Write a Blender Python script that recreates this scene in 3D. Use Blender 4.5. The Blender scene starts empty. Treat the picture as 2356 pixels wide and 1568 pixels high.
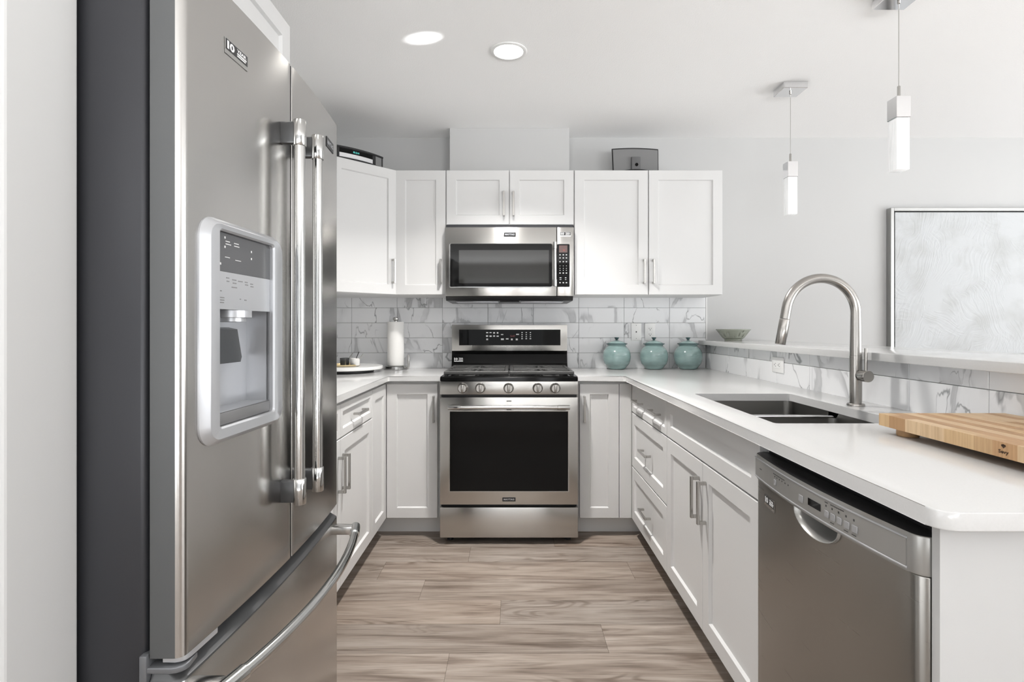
import bpy, bmesh, math, random
from mathutils import Vector, Matrix
PI = math.pi
random.seed(7)
S = bpy.context.scene
COL = S.collection

# ------------------------------------------------------------------ camera, world, light, exposure
EYE = 1.1905                      # camera height; F, CX, CY: focal length and principal point in photo pixels
F, CX, CY = 1260.0, 1179.0, 752.0
cd = bpy.data.cameras.new('camera'); cam = bpy.data.objects.new('camera', cd); COL.objects.link(cam)
cam.location = (0, 0, EYE); cam.rotation_euler = (PI/2, 0, 0)
cd.sensor_fit = 'HORIZONTAL'; cd.sensor_width = 36; cd.lens = F/2356*36
cd.shift_x = -(CX-1178)/2356; cd.shift_y = (CY-784)/2356
cd.clip_start = 0.02
S.camera = cam

S.view_settings.view_transform = 'Standard'; S.view_settings.look = 'None'
S.view_settings.gamma = 1; S.view_settings.use_curve_mapping = False
S.view_settings.exposure = 0.24
w = bpy.data.worlds.new('sky'); S.world = w; w.use_nodes = True
w.node_tree.nodes['Background'].inputs[0].default_value = (0.90, 0.95, 1.0, 1)
w.node_tree.nodes['Background'].inputs[1].default_value = 0.4
S.cycles.use_denoising = True
S.cycles.max_bounces = 10; S.cycles.diffuse_bounces = 6; S.cycles.glossy_bounces = 5
S.cycles.transmission_bounces = 6; S.cycles.caustics_reflective = False; S.cycles.caustics_refractive = False
S.cycles.sample_clamp_indirect = 6

def area(name, loc, rot, sx, sy, power, col=(1, 1, 1)):
    l = bpy.data.lights.new(name, 'AREA'); l.shape = 'RECTANGLE'; l.size = sx; l.size_y = sy
    l.energy = power; l.color = col
    o = bpy.data.objects.new(name, l); o.location = loc; o.rotation_euler = rot; COL.objects.link(o)
    return o
# daylight entering by the windows of the living area behind the camera and of the dining side
DAY = (0.97, 0.985, 1.0)
UP = math.radians(20)             # upward tilt given to the window lamps to brighten the ceiling
area('daylight_rear', (0.9, -4.66, 1.25), (PI/2+UP, 0, 0), 4.2, 2.0, 20, DAY)
area('daylight_dining', (5.36, 0.2, 1.25), (PI/2+UP, 0, PI/2), 4.6, 2.0, 165, DAY)
area('daylight_hall', (-3.16, -1.6, 1.25), (PI/2+UP, 0, -PI/2), 2.6, 1.9, 45, DAY)
# unseen upward lamps added outside the windows to brighten the ceilings
area('fill_uplight_dining', (8.4, .6, -.3), (PI, 0, 0), 5.6, 9.0, 120, DAY)
area('fill_uplight_rear', (.9, -7.8, -.3), (PI, 0, 0), 9.0, 5.6, 3800, DAY)
area('fill_uplight_hall', (-6.2, -1.6, -.3), (PI, 0, 0), 5.6, 6.0, 300, DAY)
# spot lamp added beside the faucet to imitate a sun glint on the ceiling
gl = bpy.data.lights.new('added_glint_spot', 'SPOT'); gl.energy = 330; gl.spot_size = math.radians(3.7); gl.spot_blend = 1.0; gl.shadow_soft_size = .004
go = bpy.data.objects.new('added_glint_spot', gl); COL.objects.link(go); go.location = (1.075, 1.95, 1.40)
go.rotation_euler = (Vector((-.393, 2.43, 2.471))-Vector(go.location)).to_track_quat('-Z', 'Y').to_euler()
# ceiling lamps: the seen recessed one, then unseen ones added to brighten the room
POTS_AND_FILLS = [(-.018, 2.542), (-.15, .75), (-.018, -.6), (2.6, 1.2), (2.6, -.8), (-.018, -2.6), (2.6, -2.8)]
for (x_, y_), e_ in zip(POTS_AND_FILLS, (22, 2.5, 2, 2, 2, 2, 2)):
    l = bpy.data.lights.new('pot_or_fill_beam', 'AREA'); l.shape = 'DISK'; l.size = .13; l.energy = e_; l.color = (1, .975, .945); l.spread = 2.0
    o = bpy.data.objects.new('pot_or_fill_beam', l); o.location = (x_, y_, 2.471-.009); COL.objects.link(o)

# ------------------------------------------------------------------ materials
def nt(m): return m.node_tree.nodes, m.node_tree.links
def mat(name, col, rough=.5, metal=0., spec=.5, aniso=0., coat=0., emit=None, es=0., trans=0., ior=1.45):
    m = bpy.data.materials.new(name); m.use_nodes = True
    b = m.node_tree.nodes['Principled BSDF']; i = b.inputs
    i['Base Color'].default_value = (*col, 1); i['Roughness'].default_value = rough
    i['Metallic'].default_value = metal; i['Specular IOR Level'].default_value = spec
    i['Anisotropic'].default_value = aniso; i['Coat Weight'].default_value = coat; i['Coat Roughness'].default_value = .05
    i['Transmission Weight'].default_value = trans; i['IOR'].default_value = ior
    if emit: i['Emission Color'].default_value = (*emit, 1); i['Emission Strength'].default_value = es
    return m
def N(m, t, **kw):
    n = m.node_tree.nodes.new(t)
    for k, v in kw.items():
        if hasattr(n, k) and k not in n.inputs: setattr(n, k, v)
        else: n.inputs[k.replace('_', ' ')].default_value = v
    return n
def L(m, a, b): m.node_tree.links.new(a, b)
def bsdf(m): return m.node_tree.nodes['Principled BSDF']
def ramp(m, stops, interp='LINEAR'):
    r = m.node_tree.nodes.new('ShaderNodeValToRGB'); c = r.color_ramp; c.interpolation = interp
    while len(c.elements) < len(stops): c.elements.new(0.5)
    for e, (p, col) in zip(c.elements, stops):
        e.position = p; e.color = (*col, 1) if len(col) == 3 else col
    return r
def noise_bump(m, scale, strength, dist=.002, detail=3, coord='Object', stretch=None):
    tc = N(m, 'ShaderNodeTexCoord'); src = tc.outputs[coord]
    if stretch:
        mp = N(m, 'ShaderNodeMapping'); mp.inputs['Scale'].default_value = stretch; L(m, src, mp.inputs['Vector']); src = mp.outputs[0]
    n = N(m, 'ShaderNodeTexNoise'); n.inputs['Scale'].default_value = scale; n.inputs['Detail'].default_value = detail
    L(m, src, n.inputs['Vector'])
    b = N(m, 'ShaderNodeBump'); b.inputs['Strength'].default_value = strength; b.inputs['Distance'].default_value = dist
    L(m, n.outputs['Fac'], b.inputs['Height']); L(m, b.outputs[0], bsdf(m).inputs['Normal'])
    return n
M = {}
M['paint'] = mat('white_cabinet_paint', (.655, .653, .648), .38)
noise_bump(M['paint'], 300, .02, .0005)
M['wall'] = mat('pale_grey_wall_paint', (.53, .53, .526), .7)
noise_bump(M['wall'], 220, .05, .001)
M['ceil'] = mat('textured_ceiling_paint', (.94, .94, .935), .85)
noise_bump(M['ceil'], 170, .35, .003, 4)
M['trim'] = mat('white_trim_paint', (.80, .80, .79), .4)
def quartz():
    m = mat('white_quartz', (.8, .8, .79), .14)
    tc = N(m, 'ShaderNodeTexCoord'); n = N(m, 'ShaderNodeTexNoise'); n.inputs['Scale'].default_value = 260; n.inputs['Detail'].default_value = 2
    L(m, tc.outputs['Object'], n.inputs['Vector'])
    r = ramp(m, [(.3, (.588, .588, .583)), (.6, (.603, .602, .598))]); L(m, n.outputs['Fac'], r.inputs[0]); L(m, r.outputs[0], bsdf(m).inputs['Base Color'])
    return m
M['quartz'] = quartz()
def steel(name, col, rough, aniso=.75, var=.025):
    m = mat(name, col, rough, 1., aniso=aniso)
    t = N(m, 'ShaderNodeTangent'); t.direction_type = 'UV_MAP'; t.uv_map = 'UVMap'
    L(m, t.outputs[0], bsdf(m).inputs['Tangent'])
    uv = N(m, 'ShaderNodeUVMap'); uv.uv_map = 'UVMap'
    mp = N(m, 'ShaderNodeMapping'); mp.inputs['Scale'].default_value = (260, 3, 1); L(m, uv.outputs[0], mp.inputs['Vector'])
    n = N(m, 'ShaderNodeTexNoise'); n.inputs['Scale'].default_value = 1; n.inputs['Detail'].default_value = 2; L(m, mp.outputs[0], n.inputs['Vector'])
    r = N(m, 'ShaderNodeMapRange'); r.inputs['To Min'].default_value = max(.02, rough-var); r.inputs['To Max'].default_value = rough+var
    L(m, n.outputs['Fac'], r.inputs['Value']); L(m, r.outputs[0], bsdf(m).inputs['Roughness'])
    return m
M['steel'] = steel('brushed_stainless_steel', (.53, .52, .50), .24)
M['steel_fr'] = steel('satin_stainless_steel', (.54, .53, .515), .20, .7, .015)
M['steel_dk'] = steel('dark_brushed_stainless_steel', (.34, .33, .31), .28, .6, .015)
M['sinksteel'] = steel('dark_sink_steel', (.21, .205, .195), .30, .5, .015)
M['fnickel'] = mat('brushed_faucet_nickel', (.37, .355, .335), .27, 1.)
M['bracket'] = mat('dark_grey_bracket', (.085, .086, .088), .3, .45)
M['polish'] = mat('polished_steel_bar', (.53, .53, .52), .15, 1.)
M['nickel'] = mat('satin_nickel', (.50, .49, .47), .25, 1.)
M['chrome'] = mat('chrome', (.80, .80, .81), .07, 1.)
M['silverp'] = mat('silver_plastic', (.52, .53, .55), .28, .55)
M['greyp'] = mat('grey_plastic', (.34, .34, .345), .4, .2)
M['satinp'] = mat('light_grey_console_plastic', (.36, .355, .34), .32, .55)
M['doorside'] = mat('grey_painted_door_edge', (.10, .103, .105), .42, .3)
M['fside'] = mat('charcoal_painted_steel', (.036, .037, .042), .36, .25)
noise_bump(M['fside'], 500, .06, .0004)
M['black'] = mat('black_enamel', (.005, .005, .005), .12, spec=.14)
M['bglass'] = mat('black_glass', (.005, .005, .005), .04, spec=.18)
M['mglass'] = mat('smoked_window_glass', (.022, .022, .021), .05, spec=.42)
M['bplast'] = mat('black_plastic', (.018, .018, .019), .35)
M['iron'] = mat('cast_iron', (.045, .045, .044), .5)
noise_bump(M['iron'], 600, .2, .0006)
M['rubber'] = mat('black_gasket_rubber', (.012, .012, .012), .6)
M['white_ink'] = mat('white_ink', (.75, .75, .75), .5)
M['grey_ink'] = mat('dark_grey_ink', (.05, .05, .05), .5)
M['midgrey_ink'] = mat('mid_grey_ink', (.22, .22, .22), .5)
M['led_red'] = mat('red_led_digits', (.15, .01, .01), .4, emit=(1, .08, .05), es=.25)
M['led_teal'] = mat('teal_led_digits', (.02, .1, .1), .4, emit=(.15, .9, .8), es=.5)
M['red_glass'] = mat('dim_red_display', (.10, .055, .05), .1)
M['teal'] = mat('teal_glazed_stoneware', (.19, .30, .285), .14, coat=.6)
def teal():
    m = M['teal']; tc = N(m, 'ShaderNodeTexCoord'); n = N(m, 'ShaderNodeTexNoise'); n.inputs['Scale'].default_value = 9; n.inputs['Detail'].default_value = 4
    mp = N(m, 'ShaderNodeMapping'); mp.inputs['Scale'].default_value = (1, 1, 3); L(m, tc.outputs['Object'], mp.inputs[0]); L(m, mp.outputs[0], n.inputs['Vector'])
    r = ramp(m, [(.3, (.165, .245, .240)), (.65, (.255, .360, .350))]); L(m, n.outputs['Fac'], r.inputs[0]); L(m, r.outputs[0], bsdf(m).inputs['Base Color'])
teal()
M['teal_dk'] = mat('dark_teal_glaze', (.055, .10, .105), .15, coat=.5)
M['sage'] = mat('sage_glazed_ceramic', (.30, .32, .265), .25, coat=.4)
M['paper'] = mat('white_paper_towel', (.82, .81, .79), .9); noise_bump(M['paper'], 260, .3, .002)
M['gold'] = mat('brushed_gold', (.74, .60, .36), .28, 1.)
M['whitecer'] = mat('white_ceramic', (.78, .77, .75), .2)
M['marbleboard'] = mat('white_marble_board', (.78, .78, .77), .25)
M['plate'] = mat('white_outlet_plastic', (.80, .80, .79), .3)
M['charc'] = mat('grey_speaker_cloth', (.20, .20, .20), .65); noise_bump(M['charc'], 900, .3, .001)
M['lamp'] = mat('lit_lamp_lens', (.9, .9, .9), .4, emit=(1, .97, .92), es=9)
M['bubble'] = mat('lit_bubble_crystal', (.85, .86, .86), .15, emit=(1, 1, 1), es=.22)
def bubble():
    m = M['bubble']; tc = N(m, 'ShaderNodeTexCoord'); mp = N(m, 'ShaderNodeMapping'); mp.inputs['Scale'].default_value = (1, 1, .12)
    L(m, tc.outputs['Object'], mp.inputs[0]); n = N(m, 'ShaderNodeTexNoise'); n.inputs['Scale'].default_value = 120; L(m, mp.outputs[0], n.inputs['Vector'])
    r = ramp(m, [(.35, (.62, .63, .63)), (.6, (1, 1, 1))]); L(m, n.outputs['Fac'], r.inputs[0]); L(m, r.outputs[0], bsdf(m).inputs['Emission Color'])
bubble()
M['pewter'] = steel('pewter_picture_frame', (.42, .42, .41), .32, .3)
M['grout'] = mat('grey_grout', (.36, .36, .36), .8)
M['gap'] = mat('dark_floor_joint', (.09, .07, .055), .8)

def marble():
    m = mat('veined_marble_tile', (.8, .8, .8), .16)
    uv = N(m, 'ShaderNodeUVMap'); uv.uv_map = 'UVMap'
    mp = N(m, 'ShaderNodeMapping'); mp.inputs['Rotation'].default_value = (0, 0, .75); mp.inputs['Scale'].default_value = (1.0, .42, 1)
    L(m, uv.outputs[0], mp.inputs[0])
    def ridge(scale, dist, stops, seed):
        a = N(m, 'ShaderNodeVectorMath'); a.operation = 'ADD'; a.inputs[1].default_value = (seed, seed*1.7, 0); L(m, mp.outputs[0], a.inputs[0])
        n = N(m, 'ShaderNodeTexNoise'); n.inputs['Scale'].default_value = scale; n.inputs['Detail'].default_value = 5; n.inputs['Distortion'].default_value = dist
        n.inputs['Roughness'].default_value = .45
        L(m, a.outputs[0], n.inputs['Vector'])
        s = N(m, 'ShaderNodeMath'); s.operation = 'SUBTRACT'; s.inputs[1].default_value = .5; L(m, n.outputs['Fac'], s.inputs[0])
        ab = N(m, 'ShaderNodeMath'); ab.operation = 'ABSOLUTE'; L(m, s.outputs[0], ab.inputs[0])
        r = ramp(m, [(p_, (q_, q_, q_)) for p_, q_ in stops]); L(m, ab.outputs[0], r.inputs[0]); return r.outputs[0]
    def mask(scale, lo, hi, src):
        k = N(m, 'ShaderNodeTexNoise'); k.inputs['Scale'].default_value = scale; L(m, src, k.inputs['Vector'])
        r = ramp(m, [(lo, (0, 0, 0)), (hi, (1, 1, 1))]); L(m, k.outputs['Fac'], r.inputs[0]); return r.outputs[0]
    def mul(p, q):
        k = N(m, 'ShaderNodeMath'); k.operation = 'MULTIPLY'
        for i, z in enumerate((p, q)):
            if isinstance(z, float): k.inputs[i].default_value = z
            else: L(m, z, k.inputs[i])
        return k.outputs[0]
    def mxm(p, q):
        k = N(m, 'ShaderNodeMath'); k.operation = 'MAXIMUM'; L(m, p, k.inputs[0]); L(m, q, k.inputs[1]); return k.outputs[0]
    band = mul(ridge(2.7, .55, [(0, .45), (.014, .55), (.018, .62), (.0215, 0)], 3.1), mask(4.0, .43, .54, uv.outputs[0]))
    soft = mul(ridge(2.7, .55, [(0, .30), (.05, 0)], 3.1), mask(4.0, .40, .62, uv.outputs[0]))
    line = mul(ridge(4.4, .8, [(0, 1), (.0035, .7), (.009, 0)], 11.3), mask(4.6, .47, .58, mp.outputs[0]))
    mx_ = mxm(mxm(band, soft), line)
    cr = ramp(m, [(0, (.78, .785, .795)), (.5, (.52, .525, .535)), (1, (.30, .305, .31))]); L(m, mx_, cr.inputs[0])
    L(m, cr.outputs[0], bsdf(m).inputs['Base Color'])
    return m
M['marble'] = marble()

def floorwood():
    m = mat('grey_brown_vinyl_plank', (.3, .25, .2), .42)
    uv = N(m, 'ShaderNodeUVMap'); uv.uv_map = 'UVMap'
    at = N(m, 'ShaderNodeAttribute'); at.attribute_name = 'tone'
    def nz(sx, sy, sc, det, dist=0.):
        mp = N(m, 'ShaderNodeMapping'); mp.inputs['Scale'].default_value = (sx, sy, 1); L(m, uv.outputs[0], mp.inputs[0])
        n = N(m, 'ShaderNodeTexNoise'); n.inputs['Scale'].default_value = sc; n.inputs['Detail'].default_value = det; n.inputs['Distortion'].default_value = dist
        L(m, mp.outputs[0], n.inputs['Vector']); return n.outputs['Fac']
    fine = nz(3.0, 95, 2.0, 6); mid = nz(1.0, 10, 1.9, 5, .9); big = nz(.9, 4.5, 1.5, 2, .3)
    def mixm(fac, colA, colB):
        x = N(m, 'ShaderNodeMix'); x.data_type = 'RGBA'; x.blend_type = 'MULTIPLY'
        if isinstance(fac, float): x.inputs['Factor'].default_value = fac
        else: L(m, fac, x.inputs['Factor'])
        L(m, colA, x.inputs[6])
        if isinstance(colB, tuple): x.inputs[7].default_value = colB
        else: L(m, colB, x.inputs[7])
        return x.outputs[2]
    def mul(p, q):
        k = N(m, 'ShaderNodeMath'); k.operation = 'MULTIPLY'; L(m, p, k.inputs[0])
        if isinstance(q, float): k.inputs[1].default_value = q
        else: L(m, q, k.inputs[1])
        return k.outputs[0]
    # cathedral figure: contour rings of a stretched noise field, only in patches
    mp = N(m, 'ShaderNodeMapping'); mp.inputs['Scale'].default_value = (1.6, 9.0, 1); L(m, uv.outputs[0], mp.inputs[0])
    wv = N(m, 'ShaderNodeTexNoise'); wv.inputs['Scale'].default_value = 1.0; wv.inputs['Detail'].default_value = 1.2; wv.inputs['Distortion'].default_value = .25; L(m, mp.outputs[0], wv.inputs['Vector'])
    si = N(m, 'ShaderNodeMath'); si.operation = 'SINE'; L(m, mul(wv.outputs['Fac'], 95.0), si.inputs[0])
    sm = N(m, 'ShaderNodeMapRange'); sm.inputs['From Min'].default_value = -.2; L(m, si.outputs[0], sm.inputs['Value'])
    bm_ = ramp(m, [(.54, (0, 0, 0)), (.66, (1, 1, 1))]); L(m, big, bm_.inputs[0])
    ring = mul(mul(sm.outputs[0], bm_.outputs[0]), .75)
    # small dark knots
    vo = N(m, 'ShaderNodeTexVoronoi'); vo.inputs['Scale'].default_value = 1.0
    mpk = N(m, 'ShaderNodeMapping'); mpk.inputs['Scale'].default_value = (2.2, 7.5, 1); L(m, uv.outputs[0], mpk.inputs[0])
    wk = N(m, 'ShaderNodeTexNoise'); wk.inputs['Scale'].default_value = 4; L(m, mpk.outputs[0], wk.inputs['Vector'])
    wa = N(m, 'ShaderNodeVectorMath'); wa.operation = 'MULTIPLY_ADD'; wa.inputs[1].default_value = (.35, .35, 0); L(m, wk.outputs['Color'], wa.inputs[0]); L(m, mpk.outputs[0], wa.inputs[2]); L(m, wa.outputs[0], vo.inputs['Vector'])
    kn = ramp(m, [(0, (1, 1, 1)), (.06, (.8, .8, .8)), (.16, (.2, .2, .2)), (.30, (0, 0, 0))]); L(m, vo.outputs['Distance'], kn.inputs[0])
    ks = N(m, 'ShaderNodeSeparateColor'); L(m, vo.outputs['Color'], ks.inputs[0])
    kt = N(m, 'ShaderNodeMath'); kt.operation = 'GREATER_THAN'; kt.inputs[1].default_value = .72; L(m, ks.outputs[0], kt.inputs[0])
    knot = mul(mul(kn.outputs[0], kt.outputs[0]), .8)
    c1 = ramp(m, [(.28, (.170, .128, .101)), (.42, (.285, .230, .190)), (.54, (.365, .305, .258)), (.68, (.43, .368, .318))]); L(m, mid, c1.inputs[0])
    c2 = ramp(m, [(.34, (.60, .58, .56)), (.50, (.98, .98, .98)), (.7, (1.06, 1.06, 1.06))]); L(m, fine, c2.inputs[0])
    col = mixm(.85, c1.outputs[0], c2.outputs[0])
    col = mixm(ring, col, (.45, .39, .34, 1)); col = mixm(knot, col, (.30, .24, .20, 1)); col = mixm(1.0, col, at.outputs['Color'])
    L(m, col, bsdf(m).inputs['Base Color'])
    b = N(m, 'ShaderNodeBump'); b.inputs['Strength'].default_value = .12; b.inputs['Distance'].default_value = .001
    L(m, fine, b.inputs['Height']); L(m, b.outputs[0], bsdf(m).inputs['Normal'])
    return m
M['floor'] = floorwood()

def blockwood():
    m = mat('maple_butcher_block', (.6, .4, .22), .45)
    uv = N(m, 'ShaderNodeUVMap'); uv.uv_map = 'UVMap'
    at = N(m, 'ShaderNodeAttribute'); at.attribute_name = 'tone'
    mp = N(m, 'ShaderNodeMapping'); mp.inputs['Scale'].default_value = (6, 160, 1); L(m, uv.outputs[0], mp.inputs[0])
    n = N(m, 'ShaderNodeTexNoise'); n.inputs['Scale'].default_value = 1; n.inputs['Detail'].default_value = 4; L(m, mp.outputs[0], n.inputs['Vector'])
    r = ramp(m, [(.3, (.78, .74, .70)), (.65, (1, 1, 1))]); L(m, n.outputs['Fac'], r.inputs[0])
    x = N(m, 'ShaderNodeMix'); x.data_type = 'RGBA'; x.blend_type = 'MULTIPLY'; x.inputs['Factor'].default_value = 1
    L(m, r.outputs[0], x.inputs[6]); L(m, at.outputs['Color'], x.inputs[7]); L(m, x.outputs[2], bsdf(m).inputs['Base Color'])
    return m
M['block'] = blockwood()

def canvas():
    m = mat('textured_white_canvas', (.78, .79, .80), .55)
    tc = N(m, 'ShaderNodeTexCoord')
    wn = N(m, 'ShaderNodeTexNoise'); wn.inputs['Scale'].default_value = 3; L(m, tc.outputs['Object'], wn.inputs['Vector'])
    wp = N(m, 'ShaderNodeVectorMath'); wp.operation = 'MULTIPLY_ADD'; wp.inputs[1].default_value = (.30, 0, .30)
    L(m, wn.outputs['Color'], wp.inputs[0]); L(m, tc.outputs['Object'], wp.inputs[2])
    def strokes(cells, thick, seed):
        off = N(m, 'ShaderNodeVectorMath'); off.operation = 'ADD'; off.inputs[1].default_value = (seed, 0, seed*.7); L(m, wp.outputs[0], off.inputs[0])
        vo = N(m, 'ShaderNodeTexVoronoi'); vo.inputs['Scale'].default_value = cells; L(m, off.outputs[0], vo.inputs['Vector'])
        sp = N(m, 'ShaderNodeSeparateColor'); L(m, vo.outputs['Color'], sp.inputs[0])
        an = N(m, 'ShaderNodeMapRange'); an.inputs['To Min'].default_value = -.9; an.inputs['To Max'].default_value = 1.3; L(m, sp.outputs[0], an.inputs['Value'])
        ro = N(m, 'ShaderNodeVectorRotate'); ro.rotation_type = 'Y_AXIS'; L(m, off.outputs[0], ro.inputs['Vector']); L(m, an.outputs[0], ro.inputs['Angle'])
        mp = N(m, 'ShaderNodeMapping'); mp.inputs['Scale'].default_value = (thick, 1, 5); L(m, ro.outputs[0], mp.inputs[0])
        n = N(m, 'ShaderNodeTexNoise'); n.inputs['Scale'].default_value = 1; n.inputs['Detail'].default_value = 3; L(m, mp.outputs[0], n.inputs['Vector'])
        r = ramp(m, [(.42, (0, 0, 0)), (.62, (1, 1, 1))]); L(m, n.outputs['Fac'], r.inputs[0])
        g = N(m, 'ShaderNodeMath'); g.operation = 'GREATER_THAN'; g.inputs[1].default_value = .5; L(m, sp.outputs[1], g.inputs[0])
        k = N(m, 'ShaderNodeMath'); k.operation = 'MULTIPLY'; L(m, r.outputs[0], k.inputs[0]); L(m, g.outputs[0], k.inputs[1]); return k.outputs[0]
    h = N(m, 'ShaderNodeMath'); h.operation = 'ADD'; L(m, strokes(3.2, 75, 1.3), h.inputs[0]); L(m, strokes(5.5, 55, 7.7), h.inputs[1])
    b = N(m, 'ShaderNodeBump'); b.inputs['Strength'].default_value = .34; b.inputs['Distance'].default_value = .004; L(m, h.outputs[0], b.inputs['Height'])
    L(m, b.outputs[0], bsdf(m).inputs['Normal'])
    g = N(m, 'ShaderNodeTexNoise'); g.inputs['Scale'].default_value = 6; g.inputs['Detail'].default_value = 6; L(m, tc.outputs['Object'], g.inputs['Vector'])
    cr = ramp(m, [(.35, (.45, .46, .46)), (.55, (.52, .535, .545))]); L(m, g.outputs['Fac'], cr.inputs[0]); L(m, cr.outputs[0], bsdf(m).inputs['Base Color'])
    return m
M['canvas'] = canvas()

# ------------------------------------------------------------------ mesh helpers
class Frame:
    """u runs along U, v is up, w runs outward along N, all from o"""
    def __init__(s, o, U, Nn):
        s.o = Vector(o); s.U = Vector(U).normalized(); s.N = Vector(Nn).normalized(); s.V = Vector((0, 0, 1))
    def p(s, u, v, w): return s.o + s.U*u + s.V*v + s.N*w
WF = Frame((0, 0, 0), (1, 0, 0), (0, 1, 0))

def new(): return bmesh.new()
def bxf(bm, f, u0, u1, v0, v1, w0, w1, bev=0, seg=2):
    vs = [bm.verts.new(f.p(u, v, w_)) for u in (u0, u1) for v in (v0, v1) for w_ in (w0, w1)]
    q = [(0, 1, 3, 2), (4, 6, 7, 5), (0, 4, 5, 1), (2, 3, 7, 6), (0, 2, 6, 4), (1, 5, 7, 3)]
    fs = [bm.faces.new([vs[i] for i in t]) for t in q]
    if bev:
        es = list({e for fc in fs for e in fc.edges})
        bmesh.ops.bevel(bm, geom=es, offset=bev, segments=seg, profile=.5, affect='EDGES')
def box(bm, x0, x1, y0, y1, z0, z1, bev=0, seg=2): bxf(bm, WF, x0, x1, z0, z1, y0, y1, bev, seg)
def loops(bm, rings, closed=True, cap0=True, cap1=True):
    R = [[bm.verts.new(p) for p in r] for r in rings]
    n = len(R[0])
    for a, b in zip(R, R[1:]):
        for i in range(n if closed else n-1):
            j = (i+1) % n
            bm.faces.new((a[i], a[j], b[j], b[i]))
    if cap0: bm.faces.new(R[0][::-1])
    if cap1: bm.faces.new(R[-1])
def tube(bm, pts, r, seg=16, caps=True):
    pts = [Vector(p) for p in pts]; rr = r if isinstance(r, (list, tuple)) else [r]*len(pts)
    t0 = (pts[1]-pts[0]).normalized()
    a = t0.orthogonal().normalized(); rings = []
    for i, p in enumerate(pts):
        t = ((pts[min(i+1, len(pts)-1)]-pts[i]).normalized() + (pts[i]-pts[max(i-1, 0)]).normalized())
        t = t.normalized() if t.length > 1e-6 else t0
        a = (a - t*a.dot(t)).normalized(); b = t.cross(a)
        rings.append([p + (a*math.cos(2*PI*k/seg)+b*math.sin(2*PI*k/seg))*rr[i] for k in range(seg)])
    loops(bm, rings, True, caps, caps)
def lathe(bm, c, prof, seg=40, cap0=True, cap1=True):
    c = Vector(c)
    loops(bm, [[c+Vector((r*math.cos(2*PI*k/seg), r*math.sin(2*PI*k/seg), z)) for k in range(seg)] for r, z in prof], True, cap0, cap1)
def prism(bm, poly, z0, z1, bev=0):
    rings = [[Vector((x, y, z)) for x, y in poly] for z in (z0, z1)]
    if bev:
        cx = sum(p[0] for p in poly)/len(poly); cy = sum(p[1] for p in poly)/len(poly)
    a = [bm.verts.new(p) for p in rings[0]]; b = [bm.verts.new(p) for p in rings[1]]; n = len(a)
    fs = [bm.faces.new((a[i], a[(i+1) % n], b[(i+1) % n], b[i])) for i in range(n)]
    f0 = bm.faces.new(a[::-1]); f1 = bm.faces.new(b)
    if bev:
        bmesh.ops.bevel(bm, geom=list(f1.edges)+list(f0.edges), offset=bev, segments=3, profile=.5, affect='EDGES')
def rrect(u0, u1, v0, v1, r, k=6):
    out = []
    for cx, cy, a0 in ((u1-r, v1-r, 0), (u0+r, v1-r, PI/2), (u0+r, v0+r, PI), (u1-r, v0+r, 1.5*PI)):
        for i in range(k+1):
            a = a0+PI/2*i/k; out.append((cx+r*math.cos(a), cy+r*math.sin(a)))
    return out
def shaker(bm, f, u0, u1, v0, v1, t=.02, rail=.058, rec=.010, w0=0):
    def rg(i, w_): return [f.p(u, v, w_+w0) for u, v in ((u0+i, v0+i), (u1-i, v0+i), (u1-i, v1-i), (u0+i, v1-i))]
    loops(bm, [rg(0, 0), rg(0, t-.0018), rg(.0018, t), rg(rail, t), rg(rail+.005, t-rec)])
def pull(bm, f, u, v, ln=.15, horiz=False, w0=.02):
    g = Frame(f.p(u, v, w0), f.U, f.N)
    if horiz:
        bxf(bm, g, -ln/2, ln/2, -.006, .006, .024, .033, .0012, 1)
        for s in (-1, 1): bxf(bm, g, s*(ln/2-.006)-.006, s*(ln/2-.006)+.006, -.005, .005, 0, .0245, .0008, 1)
    else:
        bxf(bm, g, -.006, .006, -ln/2, ln/2, .024, .033, .0012, 1)
        for s in (-1, 1): bxf(bm, g, -.005, .005, s*(ln/2-.006)-.006, s*(ln/2-.006)+.006, 0, .0245, .0008, 1)
def text(bm, f, s, u, v, w_, width, height):
    """flat raised lettering fitted to width x height, centred on (u, v) of a frame"""
    cu = bpy.data.curves.new('txt', 'FONT'); cu.body = s; cu.align_x = 'CENTER'; cu.resolution_u = 2; cu.offset = .035
    ob = bpy.data.objects.new('txt', cu); COL.objects.link(ob)
    me = bpy.data.meshes.new_from_object(ob.evaluated_get(bpy.context.evaluated_depsgraph_get()))
    xs = [q.co.x for q in me.vertices]; ys = [q.co.y for q in me.vertices]
    if xs:
        cx, cy = (min(xs)+max(xs))/2, (min(ys)+max(ys))/2
        sx = width/max(1e-6, max(xs)-min(xs)); sy = height/max(1e-6, max(ys)-min(ys))
        vs = [bm.verts.new(f.p(u+(q.co.x-cx)*sx, v+(q.co.y-cy)*sy, w_)) for q in me.vertices]
        for pl in me.polygons:
            try: bm.faces.new([vs[i] for i in pl.vertices])
            except ValueError: pass
    bpy.data.objects.remove(ob); bpy.data.curves.remove(cu); bpy.data.meshes.remove(me)
def card(bm, f, u0, u1, v0, v1, w_, t=.0006): bxf(bm, f, u0, u1, v0, v1, w_, w_+t)

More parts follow.
